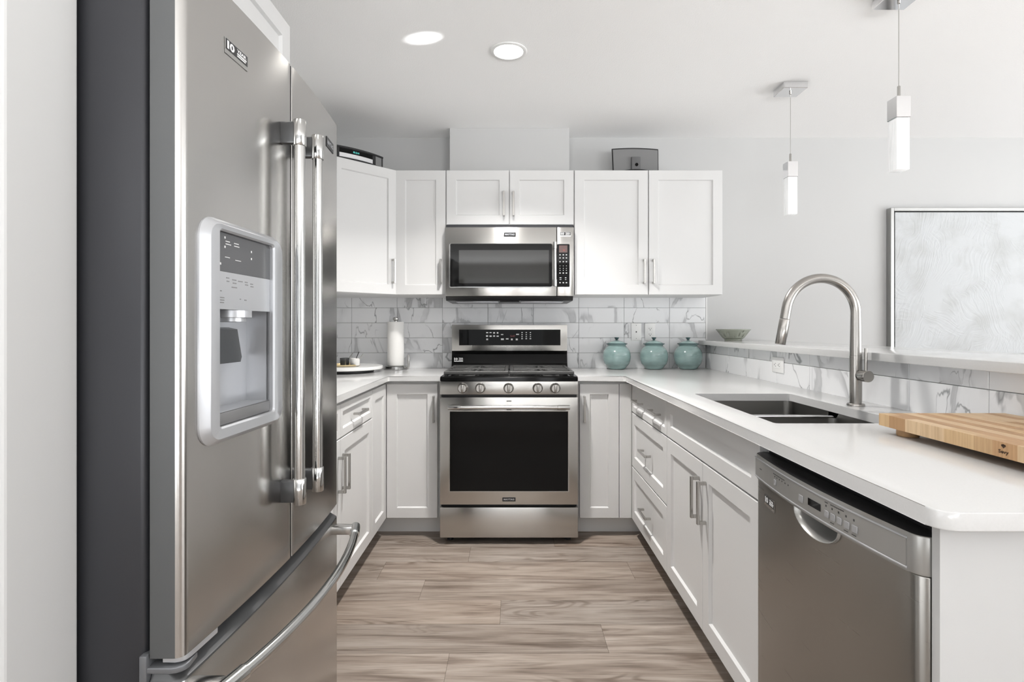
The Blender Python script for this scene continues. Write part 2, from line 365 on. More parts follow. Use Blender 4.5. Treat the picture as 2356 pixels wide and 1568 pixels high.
def box_uv(bm):
    uv = bm.loops.layers.uv.get('UVMap')
    if uv: return
    uv = bm.loops.layers.uv.new('UVMap')
    for fc in bm.faces:
        n = fc.normal
        for l in fc.loops:
            c = l.vert.co
            if abs(n.z) > .8: l[uv].uv = (c.x, c.y)
            elif abs(n.x) > abs(n.y): l[uv].uv = (c.z, c.y)
            else: l[uv].uv = (c.z, c.x)
ROOT = {}
def obj(name, bm, m, parent=None, smooth=None, label=None, recalc=True):
    """one mesh object, built in world coordinates; a child is stored in its root's space"""
    if recalc: bmesh.ops.recalc_face_normals(bm, faces=bm.faces[:])
    bm.normal_update(); box_uv(bm)
    me = bpy.data.meshes.new(name)
    off = ROOT.get(parent.name, Vector()) if parent else Vector()
    if off.length: bmesh.ops.translate(bm, verts=bm.verts[:], vec=-off)
    bm.to_mesh(me); bm.free()
    for mm in (m if isinstance(m, list) else [m]): me.materials.append(mm if not isinstance(mm, str) else M[mm])
    o = bpy.data.objects.new(name, me); COL.objects.link(o)
    if smooth is not None:
        for p in me.polygons: p.use_smooth = True
        me.set_sharp_from_angle(angle=math.radians(smooth))
    if parent: o.parent = parent; ROOT[o.name] = off
    if label: o['label'] = label
    return o
def thing(name, label, cat, loc=(0, 0, 0), group=None):
    o = bpy.data.objects.new(name, None); o.empty_display_size = .05; COL.objects.link(o)
    o.location = loc; ROOT[o.name] = Vector(loc); o['label'] = label; o['category'] = cat
    if group: o['group'] = group
    return o
def tag(o, label, cat, group=None):
    o['label'] = label; o['category'] = cat
    if group: o['group'] = group
    return o
def struct(o): o['kind'] = 'structure'; return o
def cut(o, cutters):
    """subtract temporary solids from a mesh object"""
    for cbm in cutters:
        bmesh.ops.recalc_face_normals(cbm, faces=cbm.faces[:])
        me = bpy.data.meshes.new('c'); cbm.to_mesh(me); cbm.free(); c = bpy.data.objects.new('c', me); COL.objects.link(c)
        off = ROOT.get(o.parent.name, Vector()) if o.parent else Vector()
        c.location = Vector()
        md = o.modifiers.new('b', 'BOOLEAN'); md.object = c; md.solver = 'EXACT'; md.operation = 'DIFFERENCE'
        bpy.context.view_layer.update()
        nm = bpy.data.meshes.new_from_object(o.evaluated_get(bpy.context.evaluated_depsgraph_get()))
        o.modifiers.clear(); old = o.data; nm.name = old.name; o.data = nm; bpy.data.meshes.remove(old)
        bpy.data.objects.remove(c)
    return o
def dup(root, loc, label):
    r = root.copy(); COL.objects.link(r); r.location = loc; r['label'] = label
    for ch in list(root.children):
        c = ch.copy(); COL.objects.link(c); c.parent = r
        for g in ch.children:
            d = g.copy(); COL.objects.link(d); d.parent = c
    return r

# frames for the cabinet runs (w = 0 is the front of the carcass, doors are 2 cm thick)
FB = Frame((0, 3.125, 0), (1, 0, 0), (0, -1, 0))      # base units on the back wall
FU = Frame((0, 3.380, 0), (1, 0, 0), (0, -1, 0))      # wall units on the back wall
FP = Frame((.697, 0, 0), (0, 1, 0), (-1, 0, 0))       # peninsula, facing the aisle
FL = Frame((-.736, 0, 0), (0, 1, 0), (1, 0, 0))       # left run, facing the aisle
YW, XL, XT, CEIL = 3.706, -1.34, 1.306, 2.471

# ------------------------------------------------------------------ setting
def plank_floor():
    bm = new(); uv = bm.loops.layers.uv.new('UVMap'); tone = bm.faces.layers.int.new('k')
    col = bm.loops.layers.float_color.new('tone')
    W_, Ln = .1945, 1.22; x0, x1 = -3.1, 5.3; y1 = YW
    joints = {-1: -.23, 0: .353, 1: -.05, 2: -.41, 3: .58, 4: -.225, 5: .23}
    k0 = math.floor((-4.6-2.0)/W_); k1 = math.ceil((y1-2.0)/W_)
    rnd = random.Random(3)
    for k in range(k0, k1):
        ya, yb = 2.0+k*W_, min(2.0+(k+1)*W_, y1)
        j = joints.get(k, rnd.uniform(0, Ln)); s = j-math.ceil((j-x0)/Ln)*Ln
        while s < x1:
            a, b = max(s, x0), min(s+Ln, x1)
            if b-a > .01:
                g = .0006
                vs = [bm.verts.new(p) for p in ((a+g, ya+g, 0), (b-g, ya+g, 0), (b-g, yb-g, 0), (a+g, yb-g, 0))]
                fc = bm.faces.new(vs); ox, oy = rnd.uniform(0, 40), rnd.uniform(0, 40); t = rnd.uniform(.70, .88); tw = rnd.uniform(-.015, .015)
                for l in fc.loops:
                    l[uv].uv = (l.vert.co.x-a+ox, l.vert.co.y-ya+oy); l[col] = (t+tw, t, t-tw, 1)
            s += Ln
    n = len(bm.faces)
    vs = [bm.verts.new(p) for p in ((x0, -4.6, -.0008), (x1, -4.6, -.0008), (x1, y1, -.0008), (x0, y1, -.0008))]
    f2 = bm.faces.new(vs); f2.material_index = 1
    for l in f2.loops: l[col] = (1, 1, 1, 1)
    for fc in bm.faces:
        if fc.normal.z < 0: fc.normal_flip()
    return struct(obj('floor', bm, ['floor', 'gap'], recalc=False))
plank_floor()
bm = new(); box(bm, -3.1, 5.3, -4.6, 3.9, CEIL, CEIL+.1); struct(obj('ceiling', bm, 'ceil'))
bm = new(); box(bm, XL-.1, 5.3, YW, YW+.12, 0, CEIL); struct(obj('wall_back', bm, 'wall'))
bm = new(); box(bm, XL-.1, XL, .8815, YW, 0, CEIL); struct(obj('wall_left', bm, 'wall'))
bm = new(); box(bm, -3.1, -.698, .752, .880, 0, CEIL, .004, 2); struct(obj('wall_stub', bm, 'wall'))
# boxed vent chase above the range
bm = new(); box(bm, -.403, .366, 3.526, YW-.0005, 2.156, CEIL-.0005); struct(obj('wall_chase', bm, 'wall'))
# half wall carrying the raised bar
bm = new(); box(bm, XT+.012, 1.44, .866, YW-.0005, 0, 1.0725); struct(obj('wall_half', bm, 'wall'))
def wall_with_holes(name, axis, at, t, a0, a1, holes):
    bm = new(); cuts = sorted(holes); x = a0
    def piece(u0, u1, z0, z1):
        if u1-u0 < 1e-4 or z1-z0 < 1e-4: return
        if axis == 'y': box(bm, u0, u1, at, at+t, z0, z1)
        else: box(bm, at, at+t, u0, u1, z0, z1)
    for (h0, h1, z0, z1) in cuts:
        piece(x, h0, 0, CEIL); piece(h0, h1, 0, z0); piece(h0, h1, z1, CEIL); x = h1
    piece(x, a1, 0, CEIL)
    return struct(obj(name, bm, 'wall'))
wall_with_holes('wall_rear', 'y', -4.6, .12, -3.1, 5.3, [(-1.8, 0.7, .1, 2.2), (1.1, 3.6, .1, 2.2)])
wall_with_holes('wall_right', 'x', 5.18, .12, -4.48, YW, [(-2.6, -.1, .1, 2.2), (.3, 2.9, .1, 2.2)])
wall_with_holes('wall_hall', 'x', -3.1, .12, -4.48, .752, [(-3.2, -.2, .1, 2.2)])
def win(n, axis, at, a0, a1, z0, z1, bars):
    bm = new()
    def b(u0, u1, za, zb):
        if axis == 'y': box(bm, u0, u1, at, at+.06, za, zb)
        else: box(bm, at, at+.06, u0, u1, za, zb)
    fw = .06
    b(a0, a0+fw, z0, z1); b(a1-fw, a1, z0, z1); b(a0+fw, a1-fw, z0, z0+fw); b(a0+fw, a1-fw, z1-fw, z1)
    for k in range(1, bars+1):
        c = a0+(a1-a0)*k/(bars+1); b(c-.03, c+.03, z0+fw, z1-fw)
    struct(obj('window_%d' % n, bm, 'trim'))
win(1, 'y', -4.57, -1.8, .7, .1, 2.2, 1); win(2, 'y', -4.57, 1.1, 3.6, .1, 2.2, 1)
win(3, 'x', 5.21, -2.6, -.1, .1, 2.2, 1); win(4, 'x', 5.21, .3, 2.9, .1, 2.2, 1); win(5, 'x', -3.07, -3.2, -.2, .1, 2.2, 2)

# tiled backsplashes: bevelled 12 x 4 in tiles on a grout bed
def tile_field(bm, f, us, vs, t=.008, g=.0011):
    uv = bm.loops.layers.uv.get('UVMap') or bm.loops.layers.uv.new('UVMap')
    rnd = random.Random(len(us)*7+3)
    for u0, u1 in zip(us, us[1:]):
        for v0, v1 in zip(vs, vs[1:]):
            n0 = len(bm.faces)
            def rg(i, w_): return [bm.verts.new(f.p(u, v, w_)) for u, v in ((u0+i, v0+i), (u1-i, v0+i), (u1-i, v1-i), (u0+i, v1-i))]
            a, b, c = rg(g, .002), rg(g, t-.0012), rg(g+.0012, t)
            fs = [bm.faces.new(c)]
            for p, q in ((a, b), (b, c)):
                for i in range(4): fs.append(bm.faces.new((p[i], p[(i+1) % 4], q[(i+1) % 4], q[i])))
            ox, oy = rnd.uniform(0, 30), rnd.uniform(0, 30)
            for fc in fs:
                for l in fc.loops:
                    d = l.vert.co-f.o; l[uv].uv = (d.dot(f.U)-u0+ox, d.z-v0+oy)
    n = len(bm.faces)
    vs_ = [bm.verts.new(f.p(u, v, .0045)) for u, v in ((us[0], vs[0]), (us[-1], vs[0]), (us[-1], vs[-1]), (us[0], vs[-1]))]
    fg = bm.faces.new(vs_); fg.material_index = 1
    # bed edges
    fb = [bm.verts.new(f.p(u, v, .0002)) for u, v in ((us[0], vs[0]), (us[-1], vs[0]), (us[-1], vs[-1]), (us[0], vs[-1]))]
    for i in range(4):
        e = bm.faces.new((fb[i], fb[(i+1) % 4], vs_[(i+1) % 4], vs_[i])); e.material_index = 1
P_ = .3065
bm = new()
fbk = Frame((0, YW, 0), (1, 0, 0), (0, -1, 0))
us = [.447+P_*k for k in range(-6, 4)]; us = [XL+.001]+[u for u in us if XL+.01 < u < XT-.01]+[XT]
tile_field(bm, fbk, us, [.905, 1.017, 1.118, 1.2195, 1.321, 1.4225])
struct(obj('trim_1', bm, ['marble', 'grout']))
bm = new()
fkn = Frame((XT+.0115, 0, 0), (0, 1, 0), (-1, 0, 0))
tile_field(bm, fkn, [.866, .900, 1.202, 1.503, 1.805, 2.107, 2.409, 2.71, 3.012, 3.314, 3.616, YW-.009], [.905, 1.0187, 1.0725], .0105)
struct(obj('trim_2', bm, ['marble', 'grout']))
# narrow white edge trim where the back wall tile stops
bm = new(); box(bm, XT+.0005, XT+.008, YW-.009, YW-.0002, 1.1055, 1.4225); struct(obj('trim_3', bm, 'trim'))

# ------------------------------------------------------------------ cabinets
def carcass(bm, f, u0, u1, v0, v1, depth): bxf(bm, f, u0, u1, v0, v1, -depth, 0)
def door(root, f, u0, u1, v0, v1, hu=None, hv=None, horiz=False, name='door', rail=.058, handles=None):
    bm = new(); shaker(bm, f, u0, u1, v0, v1, rail=rail); d = obj(name, bm, 'paint', root)
    hs = handles if handles is not None else ([(hu, hv)] if hu is not None else [])
    for (a, b) in hs:
        bm = new(); pull(bm, f, a, b, .15, horiz); obj('handle', bm, 'nickel', d, smooth=30)
    return d

# sink base
c = thing('base_cabinet', 'white sink base cabinet with two tall doors beside the dishwasher', 'cabinet', (.697, 1.95, 0))
bm = new(); box(bm, .697, 1.30, 1.501, 1.519, .105, .885); box(bm, .697, 1.30, 2.383, 2.401, .105, .885)
box(bm, .697, 1.30, 1.519, 2.383, .105, .123); box(bm, 1.288, 1.30, 1.519, 2.383, .123, .885); box(bm, .697, .715, 1.519, 2.383, .70, .885)
obj('body', bm, 'paint', c)
bm = new(); box(bm, .777, .795, 1.501, 2.401, 0, .105); obj('toe_kick', bm, 'paint', c)
door(c, FP, 1.5025, 2.3985, .713, .868, name='false_front', rail=.05)
door(c, FP, 1.5025, 1.9485, .108, .707, 1.916, .575); door(c, FP, 1.9515, 2.3985, .108, .707, 1.984, .575)
# drawer base
c = thing('base_cabinet', 'white drawer base cabinet of three tiers between sink doors and corner', 'cabinet', (.697, 2.76, 0))
bm = new(); carcass(bm, FP, 2.4025, 3.124, .105, .885, .60); obj('body', bm, 'paint', c)
bm = new(); box(bm, .777, .795, 2.4025, 3.124, 0, .105); obj('toe_kick', bm, 'paint', c)
door(c, FP, 2.404, 3.103, .713, .868, name='drawer', rail=.032, horiz=True, handles=[(2.57, .79), (2.91, .79)])
door(c, FP, 2.404, 3.103, .408, .707, 2.75, .556, True, 'drawer'); door(c, FP, 2.404, 3.103, .108, .402, 2.75, .252, True, 'drawer')
# corner unit right of the range
c = thing('base_cabinet', 'narrow white base cabinet with one door between the range and the peninsula drawers', 'cabinet', (.50, 3.125, 0))
bm = new(); box(bm, .366, .6955, 3.126, 3.70, .105, .885); obj('body', bm, 'paint', c)
bm = new(); box(bm, .366, .776, 3.193, 3.211, 0, .105); obj('toe_kick', bm, 'paint', c)
bm = new(); bxf(bm, FB, .607, .676, .108, .868, 0, .016); obj('filler_strip', bm, 'paint', c)
door(c, FB, .381, .604, .108, .868, .406, .728)
# corner unit left of the range: folding corner door
c = thing('corner_cabinet', 'white corner base cabinet with folding door to the side of the range', 'cabinet', (-.9, 3.3, 0))
bm = new(); prism(bm, [(-.402, 3.125), (-.402, 3.70), (-1.335, 3.70), (-1.335, 2.799), (-.736, 2.799), (-.736, 3.125)], .105, .885); obj('body', bm, 'paint', c)
bm = new(); prism(bm, [(-.402, 3.193), (-.402, 3.211), (-.822, 3.211), (-.822, 2.799), (-.804, 2.799), (-.804, 3.193)], 0, .105); obj('toe_kick', bm, 'paint', c)
door(c, FB, -.714, -.424, .108, .868, -.444, .728); door(c, FL, 2.799, 3.103, .108, .868)
# drawer and door base behind the fridge
c = thing('base_cabinet', 'white base cabinet with drawers over doors beside the refrigerator', 'cabinet', (-.736, 2.28, 0))
bm = new(); carcass(bm, FL, 1.76, 2.797, .105, .885, .598); obj('body', bm, 'paint', c)
bm = new(); box(bm, -.822, -.804, 1.76, 2.797, 0, .105); obj('toe_kick', bm, 'paint', c)
for a, b in ((1.762, 2.277), (2.281, 2.795)):
    door(c, FL, a, b, .730, .868, (a+b)/2, .80, True, 'drawer', .032)
    door(c, FL, a, b, .108, .724, 2.250 if a < 2 else 2.309, .583)
# end panel of the peninsula
bm = new(); box(bm, .676, 1.3175, .866, .8825, 0, .885)
tag(obj('end_panel', bm, 'wall'), 'plain pale grey end panel under the counter corner next to the dishwasher', 'panel')

# wall units
def wall_unit(label, u0, u1, v0, v1, doors, loc):
    c = thing('wall_cabinet', label, 'cabinet', loc)
    bm = new(); bxf(bm, FU, u0, u1, v0, v1, -(YW-3.380)+.0005, 0); obj('body', bm, 'paint', c)
    for (a, b, hu, hv) in doors: door(c, FU, a, b, v0+.002, v1-.002, hu, hv)
    return c
wall_unit('narrow white wall cabinet with one door above the paper towel holder', -.722, -.408, 1.388, 2.154, [(-.716, -.4115, -.439, 1.530)], (-.56, 3.38, 1.388))
wall_unit('short white wall cabinet with two doors above the microwave', -.4075, .3785, 1.8165, 2.154, [(-.4045, -.0215, -.052, 1.943), (-.0165, .3755, .006, 1.943)], (-.015, 3.38, 1.8165))
wall_unit('wide white wall cabinet with two doors above the teal canisters', .379, 1.290, 1.388, 2.154, [(.3815, .832, .806, 1.530), (.837, 1.289, .863, 1.530)], (.83, 3.38, 1.388))
c = thing('corner_wall_cabinet', 'white wall cabinet with angled door carrying the black radio', 'cabinet', (-1.03, 3.4, 1.388))
bm = new(); prism(bm, [(-.7225, 3.7055), (-1.3395, 3.7055), (-1.3395, 3.075), (-1.028, 3.075), (-.7225, 3.3805)], 1.388, 2.154); obj('body', bm, 'paint', c)
FD = Frame((-.7225, 3.3805, 0), (-1, -1, 0), (1, -1, 0))
door(c, FD, .003, .427, 1.390, 2.152, .036, 1.530)
FRC = Frame((-.732, 0, 0), (0, 1, 0), (1, 0, 0))
c = thing('wall_cabinet', 'white cabinet mounted above the refrigerator', 'cabinet', (-.732, 1.32, 1.85))
bm = new(); bxf(bm, FRC, .884, 1.756, 1.85, 2.154, -.60, 0); obj('body', bm, 'paint', c)
door(c, FRC, .886, 1.318, 1.852, 2.152); door(c, FRC, 1.321, 1.754, 1.852, 2.152)

# ------------------------------------------------------------------ worktops
bm = new()
prism(bm, [(-1.339, 1.757), (-.70, 1.757), (-.70, 3.072), (-.692, 3.08), (-.402, 3.08), (-.402, YW-.0084), (-1.339, YW-.0084)], .886, .915, .0025)
tag(obj('worktop', bm, 'quartz', smooth=30), 'white quartz worktop between the refrigerator and the range', 'worktop')
bm = new(); r = .03
arc = [(.636+r-r*math.cos(a), .814+r-r*math.sin(a)) for a in [PI/2*i/8 for i in range(9)]]
prism(bm, [(.366, YW-.0084), (.366, 3.08), (.623, 3.08), (.636, 3.067)]+arc+[(1.3165, .814), (1.3165, .8655), (1.3066, .8655), (1.3066, YW-.0084)], .886, .915, .0025)
wt = obj('worktop', bm, 'quartz', smooth=30)
SX0, SX1, SY0, SY1 = .752, 1.147, 1.568, 2.266
cb = new(); prism(cb, rrect(SX0, SX1, SY0, SY1, .012, 4), .80, 1.0); cut(wt, [cb])
tag(wt, 'white quartz peninsula worktop with the sink cut into it', 'worktop')
bm = new(); prism(bm, [(1.256, .80), (1.715, .80), (1.715, YW-.0005), (1.256, YW-.0005)], 1.0735, 1.102, .0025)
tag(obj('bar_top', bm, 'quartz', smooth=30), 'raised white bar counter on the tiled half wall', 'counter')

# sink: two bowls and a low divider
c = thing('sink', 'undermounted double bowl stainless steel sink in the peninsula', 'sink', (.95, 1.917, .66))
def bowl(y0, y1, x0, x1, zt, zb, nm, yd):
    bm = new(); rg = []
    for (i, z) in ((0, zt), (.004, zt-.10), (.010, zb+.02), (.03, zb)):
        rg.append([Vector((x, y, z)) for x, y in rrect(x0+i, x1-i, y0+i, y1-i, .03, 5)])
    for (i, z) in ((.028, zb-.002), (.006, zb+.018), (-.0035, zt-.10), (-.0035, zt)):
        rg.append([Vector((x, y, z)) for x, y in rrect(x0+i, x1-i, y0+i, y1-i, .03, 5)])
    loops(bm, rg[:4], cap0=False); loops(bm, rg[4:][::-1], cap0=False)
    R0, R7 = rg[0], rg[7]
    a = [bm.verts.new(p) for p in R0]; b = [bm.verts.new(p) for p in R7]
    for i in range(len(a)): bm.faces.new((a[i], a[(i+1) % len(a)], b[(i+1) % len(a)], b[i]))
    bmesh.ops.remove_doubles(bm, verts=bm.verts[:], dist=.0002)
    for v in bm.verts:
        if abs(v.co.y-yd) < .03 and v.co.z > .868: v.co.z = .868
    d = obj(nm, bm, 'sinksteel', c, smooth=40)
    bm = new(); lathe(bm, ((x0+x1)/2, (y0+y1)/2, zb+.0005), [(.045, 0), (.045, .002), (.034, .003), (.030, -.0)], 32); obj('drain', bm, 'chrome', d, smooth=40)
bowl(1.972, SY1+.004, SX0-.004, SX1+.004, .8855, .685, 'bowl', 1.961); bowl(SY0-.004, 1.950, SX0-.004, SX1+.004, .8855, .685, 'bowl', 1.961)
bm = new(); box(bm, SX0-.002, SX1+.002, 1.942, 1.980, .8685, .876, .003, 3); box(bm, SX0, SX1, 1.955, 1.967, .75, .8685); obj('divider', bm, 'chrome', c, smooth=40)

# ------------------------------------------------------------------ faucet
c = thing('faucet', 'brushed nickel gooseneck pull-down faucet behind the sink', 'faucet', (1.2045, 1.921, .9155))
fx, fy = 1.2045, 1.921
bm = new(); lathe(bm, (fx, fy, .9155), [(.028, 0), (.028, .005), (.026, .008), (.019, .009)], 40); obj('base_flange', bm, 'fnickel', c, smooth=40)
bm = new(); lathe(bm, (fx, fy, .924), [(.0192, 0), (.0192, .165), (.0186, .1655), (.0186, .167)], 40); obj('body', bm, 'fnickel', c, smooth=40)
ra = .122; zc = EYE+(752-720)/656.; pts = [(fx, fy, 1.0915), (fx, fy, 1.12), (fx, fy, 1.16), (fx, fy, 1.20)]
for i in range(29):
    a = math.radians(170*i/28); pts.append((fx-ra+ra*math.cos(a), fy, zc+ra*math.sin(a)))
a = math.radians(170); dx, dz = -math.sin(a), math.cos(a); ex, ez = pts[-1][0], pts[-1][2]
pts += [(ex+dx*.02, fy, ez+dz*.02), (ex+dx*.042, fy, ez+dz*.042)]
rr = [.0185]*3+[.0175]*(len(pts)-3)
rr = [.0185, .0183, .0178, .0172]+[.0165]*(len(pts)-4)
bm = new(); tube(bm, pts, rr, 28); obj('spout', bm, 'fnickel', c, smooth=40)
bm = new(); s0 = .0435; tube(bm, [(ex+dx*t, fy, ez+dz*t) for t in (s0, s0+.002, s0+.0875, s0+.089)], [.0165, .0172, .0172, .016], 28)
sh = obj('spray_head', bm, 'fnickel', c, smooth=40)
bm = new(); tube(bm, [(ex+dx*t+.0172, fy, ez+dz*t+.002) for t in (s0+.025, s0+.065)], [.003, .003], 10); obj('button', bm, 'bplast', sh, smooth=40)
bm = new(); tube(bm, [(fx, fy-.017, 1.023), (fx, fy-.034, 1.023)], .0135, 24); tube(bm, [(fx, fy-.034, 1.023), (fx, fy-.036, 1.023), (fx, fy-.068, 1.023), (fx, fy-.069, 1.023)], [.0185, .0195, .0195, .0185], 32)
h = obj('valve', bm, 'fnickel', c, smooth=40)
bm = new(); tube(bm, [(fx, fy-.055, 1.040), (fx, fy-.055, 1.118)], .0048, 14); obj('lever', bm, 'fnickel', h, smooth=40)

# ------------------------------------------------------------------ refrigerator
FY0, FY1, FYM = .888, 1.680, 1.2815
def bow(y): return -.536+.018*(1-((y-1.284)/.396)**2)
def door_plan(y0, y1, r0, r1, xb=-.588, n=22, off=0):
    bow = lambda y: globals()['bow'](y)-off
    pl = [(xb, y0)]
    for i in range(9):
        a = PI/2*i/8; pl.append((bow(y0+r0)-r0+r0*math.sin(a), y0+r0-r0*math.cos(a)))
    for i in range(1, n): y = y0+r0+(y1-r1-y0-r0)*i/n; pl.append((bow(y), y))
    for i in range(9):
        a = PI/2*i/8; pl.append((bow(y1-r1)-r1+r1*math.cos(a), y1-r1+r1*math.sin(a)))
    pl.append((xb, y1)); return pl
fr = thing('refrigerator', 'large stainless steel french door refrigerator with a bottom freezer drawer', 'refrigerator', (-.95, 1.284, 0))
bm = new(); box(bm, -1.30, -.596, FY0+.003, FY1-.003, .03, 1.785, .010, 3); obj('body', bm, 'fside', fr, smooth=35)
bm = new(); box(bm, -.5955, -.5885, FY0+.012, FY1-.012, .68, 1.775); box(bm, -.5955, -.5885, FY0+.012, FY1-.012, .12, .60); obj('gasket', bm, 'rubber', fr)
bm = new(); box(bm, -.59, -.56, FY0+.02, FY1-.02, .03, .085); obj('kick_grille', bm, 'bplast', fr)
ZD0, ZD1 = .653, 1.803
bm = new(); prism(bm, door_plan(FY0, FYM-.0038, .016, .002), ZD0, ZD1, 0)
dl = obj('door', bm, 'steel_fr', fr, smooth=35)
bm = new(); prism(bm, door_plan(FYM+.0038, FY1, .002, .016), ZD0, ZD1, 0)
drr = obj('door', bm, 'steel_fr', fr, smooth=35)
bm = new(); loops(bm, [[Vector((x, y, z)) for x, y in door_plan(FY0+i, FY1-i, .016, .016, n=44, off=o_)] for i, o_, z in ((.002, .002, .09), (0, 0, .092), (0, 0, .6125), (.0008, .0012, .6155), (.002, .0035, .617), (.012, .030, .638))])
dz_ = obj('freezer_drawer', bm, 'steel_fr', fr, smooth=35)
for d_ in (dl, drr, dz_):
    d_.data.materials.append(M['doorside']); d_.data.materials.append(M['rubber']); d_.data.materials.append(M['bracket'])
    for p in d_.data.polygons:
        if p.normal.y < -.97 or p.normal.z < -.9: p.material_index = 1
        if d_ is dz_ and p.normal.z > .15: p.material_index = 3
        if d_ is not dz_ and abs(p.normal.y) > .97 and abs(p.center.y+ROOT[fr.name].y-FYM) < .01: p.material_index = 2
# dispenser
Y0d, Y1d = .926, 1.2155
o0 = Vector((bow(Y0d), Y0d, 0)); o1 = Vector((bow(Y1d), Y1d, 0)); ud = (o1-o0).normalized()
FDs = Frame(o0, ud, (ud.y, -ud.x, 0)); WD = (o1-o0).length
iu0, iu1, iv0, iv1 = .046, WD-.048, 1.012, 1.363
cb = new(); bxf(cb, FDs, iu0-.004, iu1+.004, iv0-.004, iv1+.004, -.052, .06); cut(dl, [cb])
for p in dl.data.polygons: p.use_smooth = True
dl.data.set_sharp_from_angle(angle=math.radians(35))
bm = new(); rg = []
for (i, r_, w_) in ((0, .036, -.006), (.0004, .036, .0030), (.0135, .028, .0148), (.0150, .027, .0154)):
    rg.append([FDs.p(u, v, w_) for u, v in rrect(i, WD-i, .982+i*.7, 1.384-i*.7, r_, 6)])
for (k, w_) in ((-.003, .0135), (0, .010), (0, -.004)):
    rg.append([FDs.p(u, v, w_) for u, v in rrect(iu0+k, iu1-k, iv0+k, iv1-k, .008, 6)])
loops(bm, rg, cap0=False, cap1=False)
ds = obj('dispenser', bm, 'silverp', fr, smooth=28)
bm = new(); bxf(bm, FDs, iu0+.0005, iu1-.0005, 1.292, iv1-.0005, -.004, .004); obj('control_display', bm, mat('dark_grey_display_film', (.10, .102, .108), .12, spec=.4), ds)
bm = new(); bxf(bm, FDs, iu0+.0005, iu1-.0005, 1.223, 1.2915, -.004, .004); obj('label_plate', bm, 'silverp', ds)
bm = new()   # recess liner
D = -.048
for q in ([(iu0, 1.0355, D), (iu1, 1.0355, D), (iu1, 1.2225, D), (iu0, 1.2225, D)], [(iu0, 1.0355, D), (iu0, 1.0355, .003), (iu1, 1.0355, .003), (iu1, 1.0355, D)],
          [(iu0, 1.2225, D), (iu1, 1.2225, D), (iu1, 1.2225, .003), (iu0, 1.2225, .003)], [(iu0, 1.0355, D), (iu0, 1.2225, D), (iu0, 1.2225, .003), (iu0, 1.0355, .003)],
          [(iu1, 1.0355, D), (iu1, 1.0355, .003), (iu1, 1.2225, .003), (iu1, 1.2225, D)]):
    bm.faces.new([bm.verts.new(FDs.p(*p)) for p in q])
bmesh.ops.remove_doubles(bm, verts=bm.verts[:], dist=.0001)
obj('recess', bm, 'silverp', ds)
bm = new(); bxf(bm, FDs, iu0+.0005, iu1-.0005, iv0+.0005, 1.035, -.04, .0045, .002)
dt = obj('drip_tray', bm, mat('drip_tray_grey', (.20, .20, .203), .35, .2), ds, smooth=35)
um = (iu0+iu1)/2
bm = new(); g = FDs.p(um-.01, 0, -.018); lathe(bm, (g.x, g.y, 1.200), [(.016, 0), (.026, .001), (.026, .008), (.036, .009), (.036, .0222)], 28); obj('nozzle', bm, 'silverp', ds, smooth=40)
bm = new()
loops(bm, [[FDs.p(u, v, w_) for u, v in ((um-.05, 1.19+zz), (um+.018, 1.19+zz), (um+.034, 1.135+zz), (um+.030, 1.125+zz), (um-.05, 1.125+zz))] for w_, zz in ((-.040, 0), (-.022, -.004))])
obj('paddle', bm, mat('grey_lever_plastic', (.07, .073, .078), .2), ds, smooth=30)
bm = new()   # printed marks of the display
for (u, v, a, b) in ((.03, 1.347, .014, .0016), (.03, 1.342, .018, .0016), (.058, 1.347, .016, .0016), (.058, 1.342, .018, .0016), (.028, 1.318, .016, .0012), (.062, 1.316, .02, .0012)):
    card(bm, FDs, iu0+u, iu0+u+a, v, v+b, .0042, .0003)
for (u, v) in ((-.0+.036-.01, 1.352), (.026, 1.335), (.118, 1.338), (.118, 1.324), (.012, 1.303)): card(bm, FDs, iu0+u, iu0+u+.004, v, v+.004, .0042, .0003)
obj('display_lettering', bm, 'white_ink', ds)
bm = new()
for (u, v, a) in ((.032, 1.280, .010), (.034, 1.274, .008), (.052, 1.278, .014), (.054, 1.272, .012), (.072, 1.277, .016), (.096, 1.277, .010), (.097, 1.272, .011), (.116, 1.275, .010), (.117, 1.270, .011), (.013, 1.255, .005), (.010, 1.243, .016), (.010, 1.2385, .016), (.013, 1.234, .012), (.078, 1.243, .004), (.094, 1.242, .008), (.05, 1.264, .018)):
    card(bm, FDs, iu0+u, iu0+u+a, v, v+.0018, .0042, .0003)
obj('plate_lettering', bm, 'midgrey_ink', ds)
# door handles
def fr_handle(root, y, x, z0, z1, bx):
    bm = new(); r = .0118; R = .0142
    tube(bm, [(x, y, z0+.058), (x, y, z1-.058)], r, 28)
    for a, b in ((z0, z0+.058), (z1-.058, z1)):
        lo, hi = a, b
        tube(bm, [(x, y, lo), (x, y, lo+.0012), (x, y, hi-.0012), (x, y, hi)], [R-.001, R, R, R-.001], 28)
    h = obj('handle', bm, 'polish', root, smooth=40)
    for z in (z0+.004, z1-.054):
        bm = new(); box(bm, bow(y)-.002, x-.006, y-.009, y+.009, z, z+.05, .004); obj('handle_bracket', bm, 'bracket', root, smooth=40)
fr_handle(dl, 1.232, -.4785, .793, 1.655, 0); fr_handle(drr, 1.331, -.4735, .793, 1.655, 0)
hx = lambda y: -.424-.047*((y-1.284)/.36)**2
bm = new(); ys = [.94+(1.58-.94)*i/36 for i in range(37)]
tube(bm, [(hx(y), y, .594) for y in ys], .0112, 24)
for yy in ((.886, .948), (1.576, 1.638)):
    q = [yy[0]+(yy[1]-yy[0])*i/6 for i in range(7)]; tube(bm, [(hx(y), y, .594) for y in q], .0140, 24)
h = obj('handle', bm, 'polish', dz_, smooth=40)
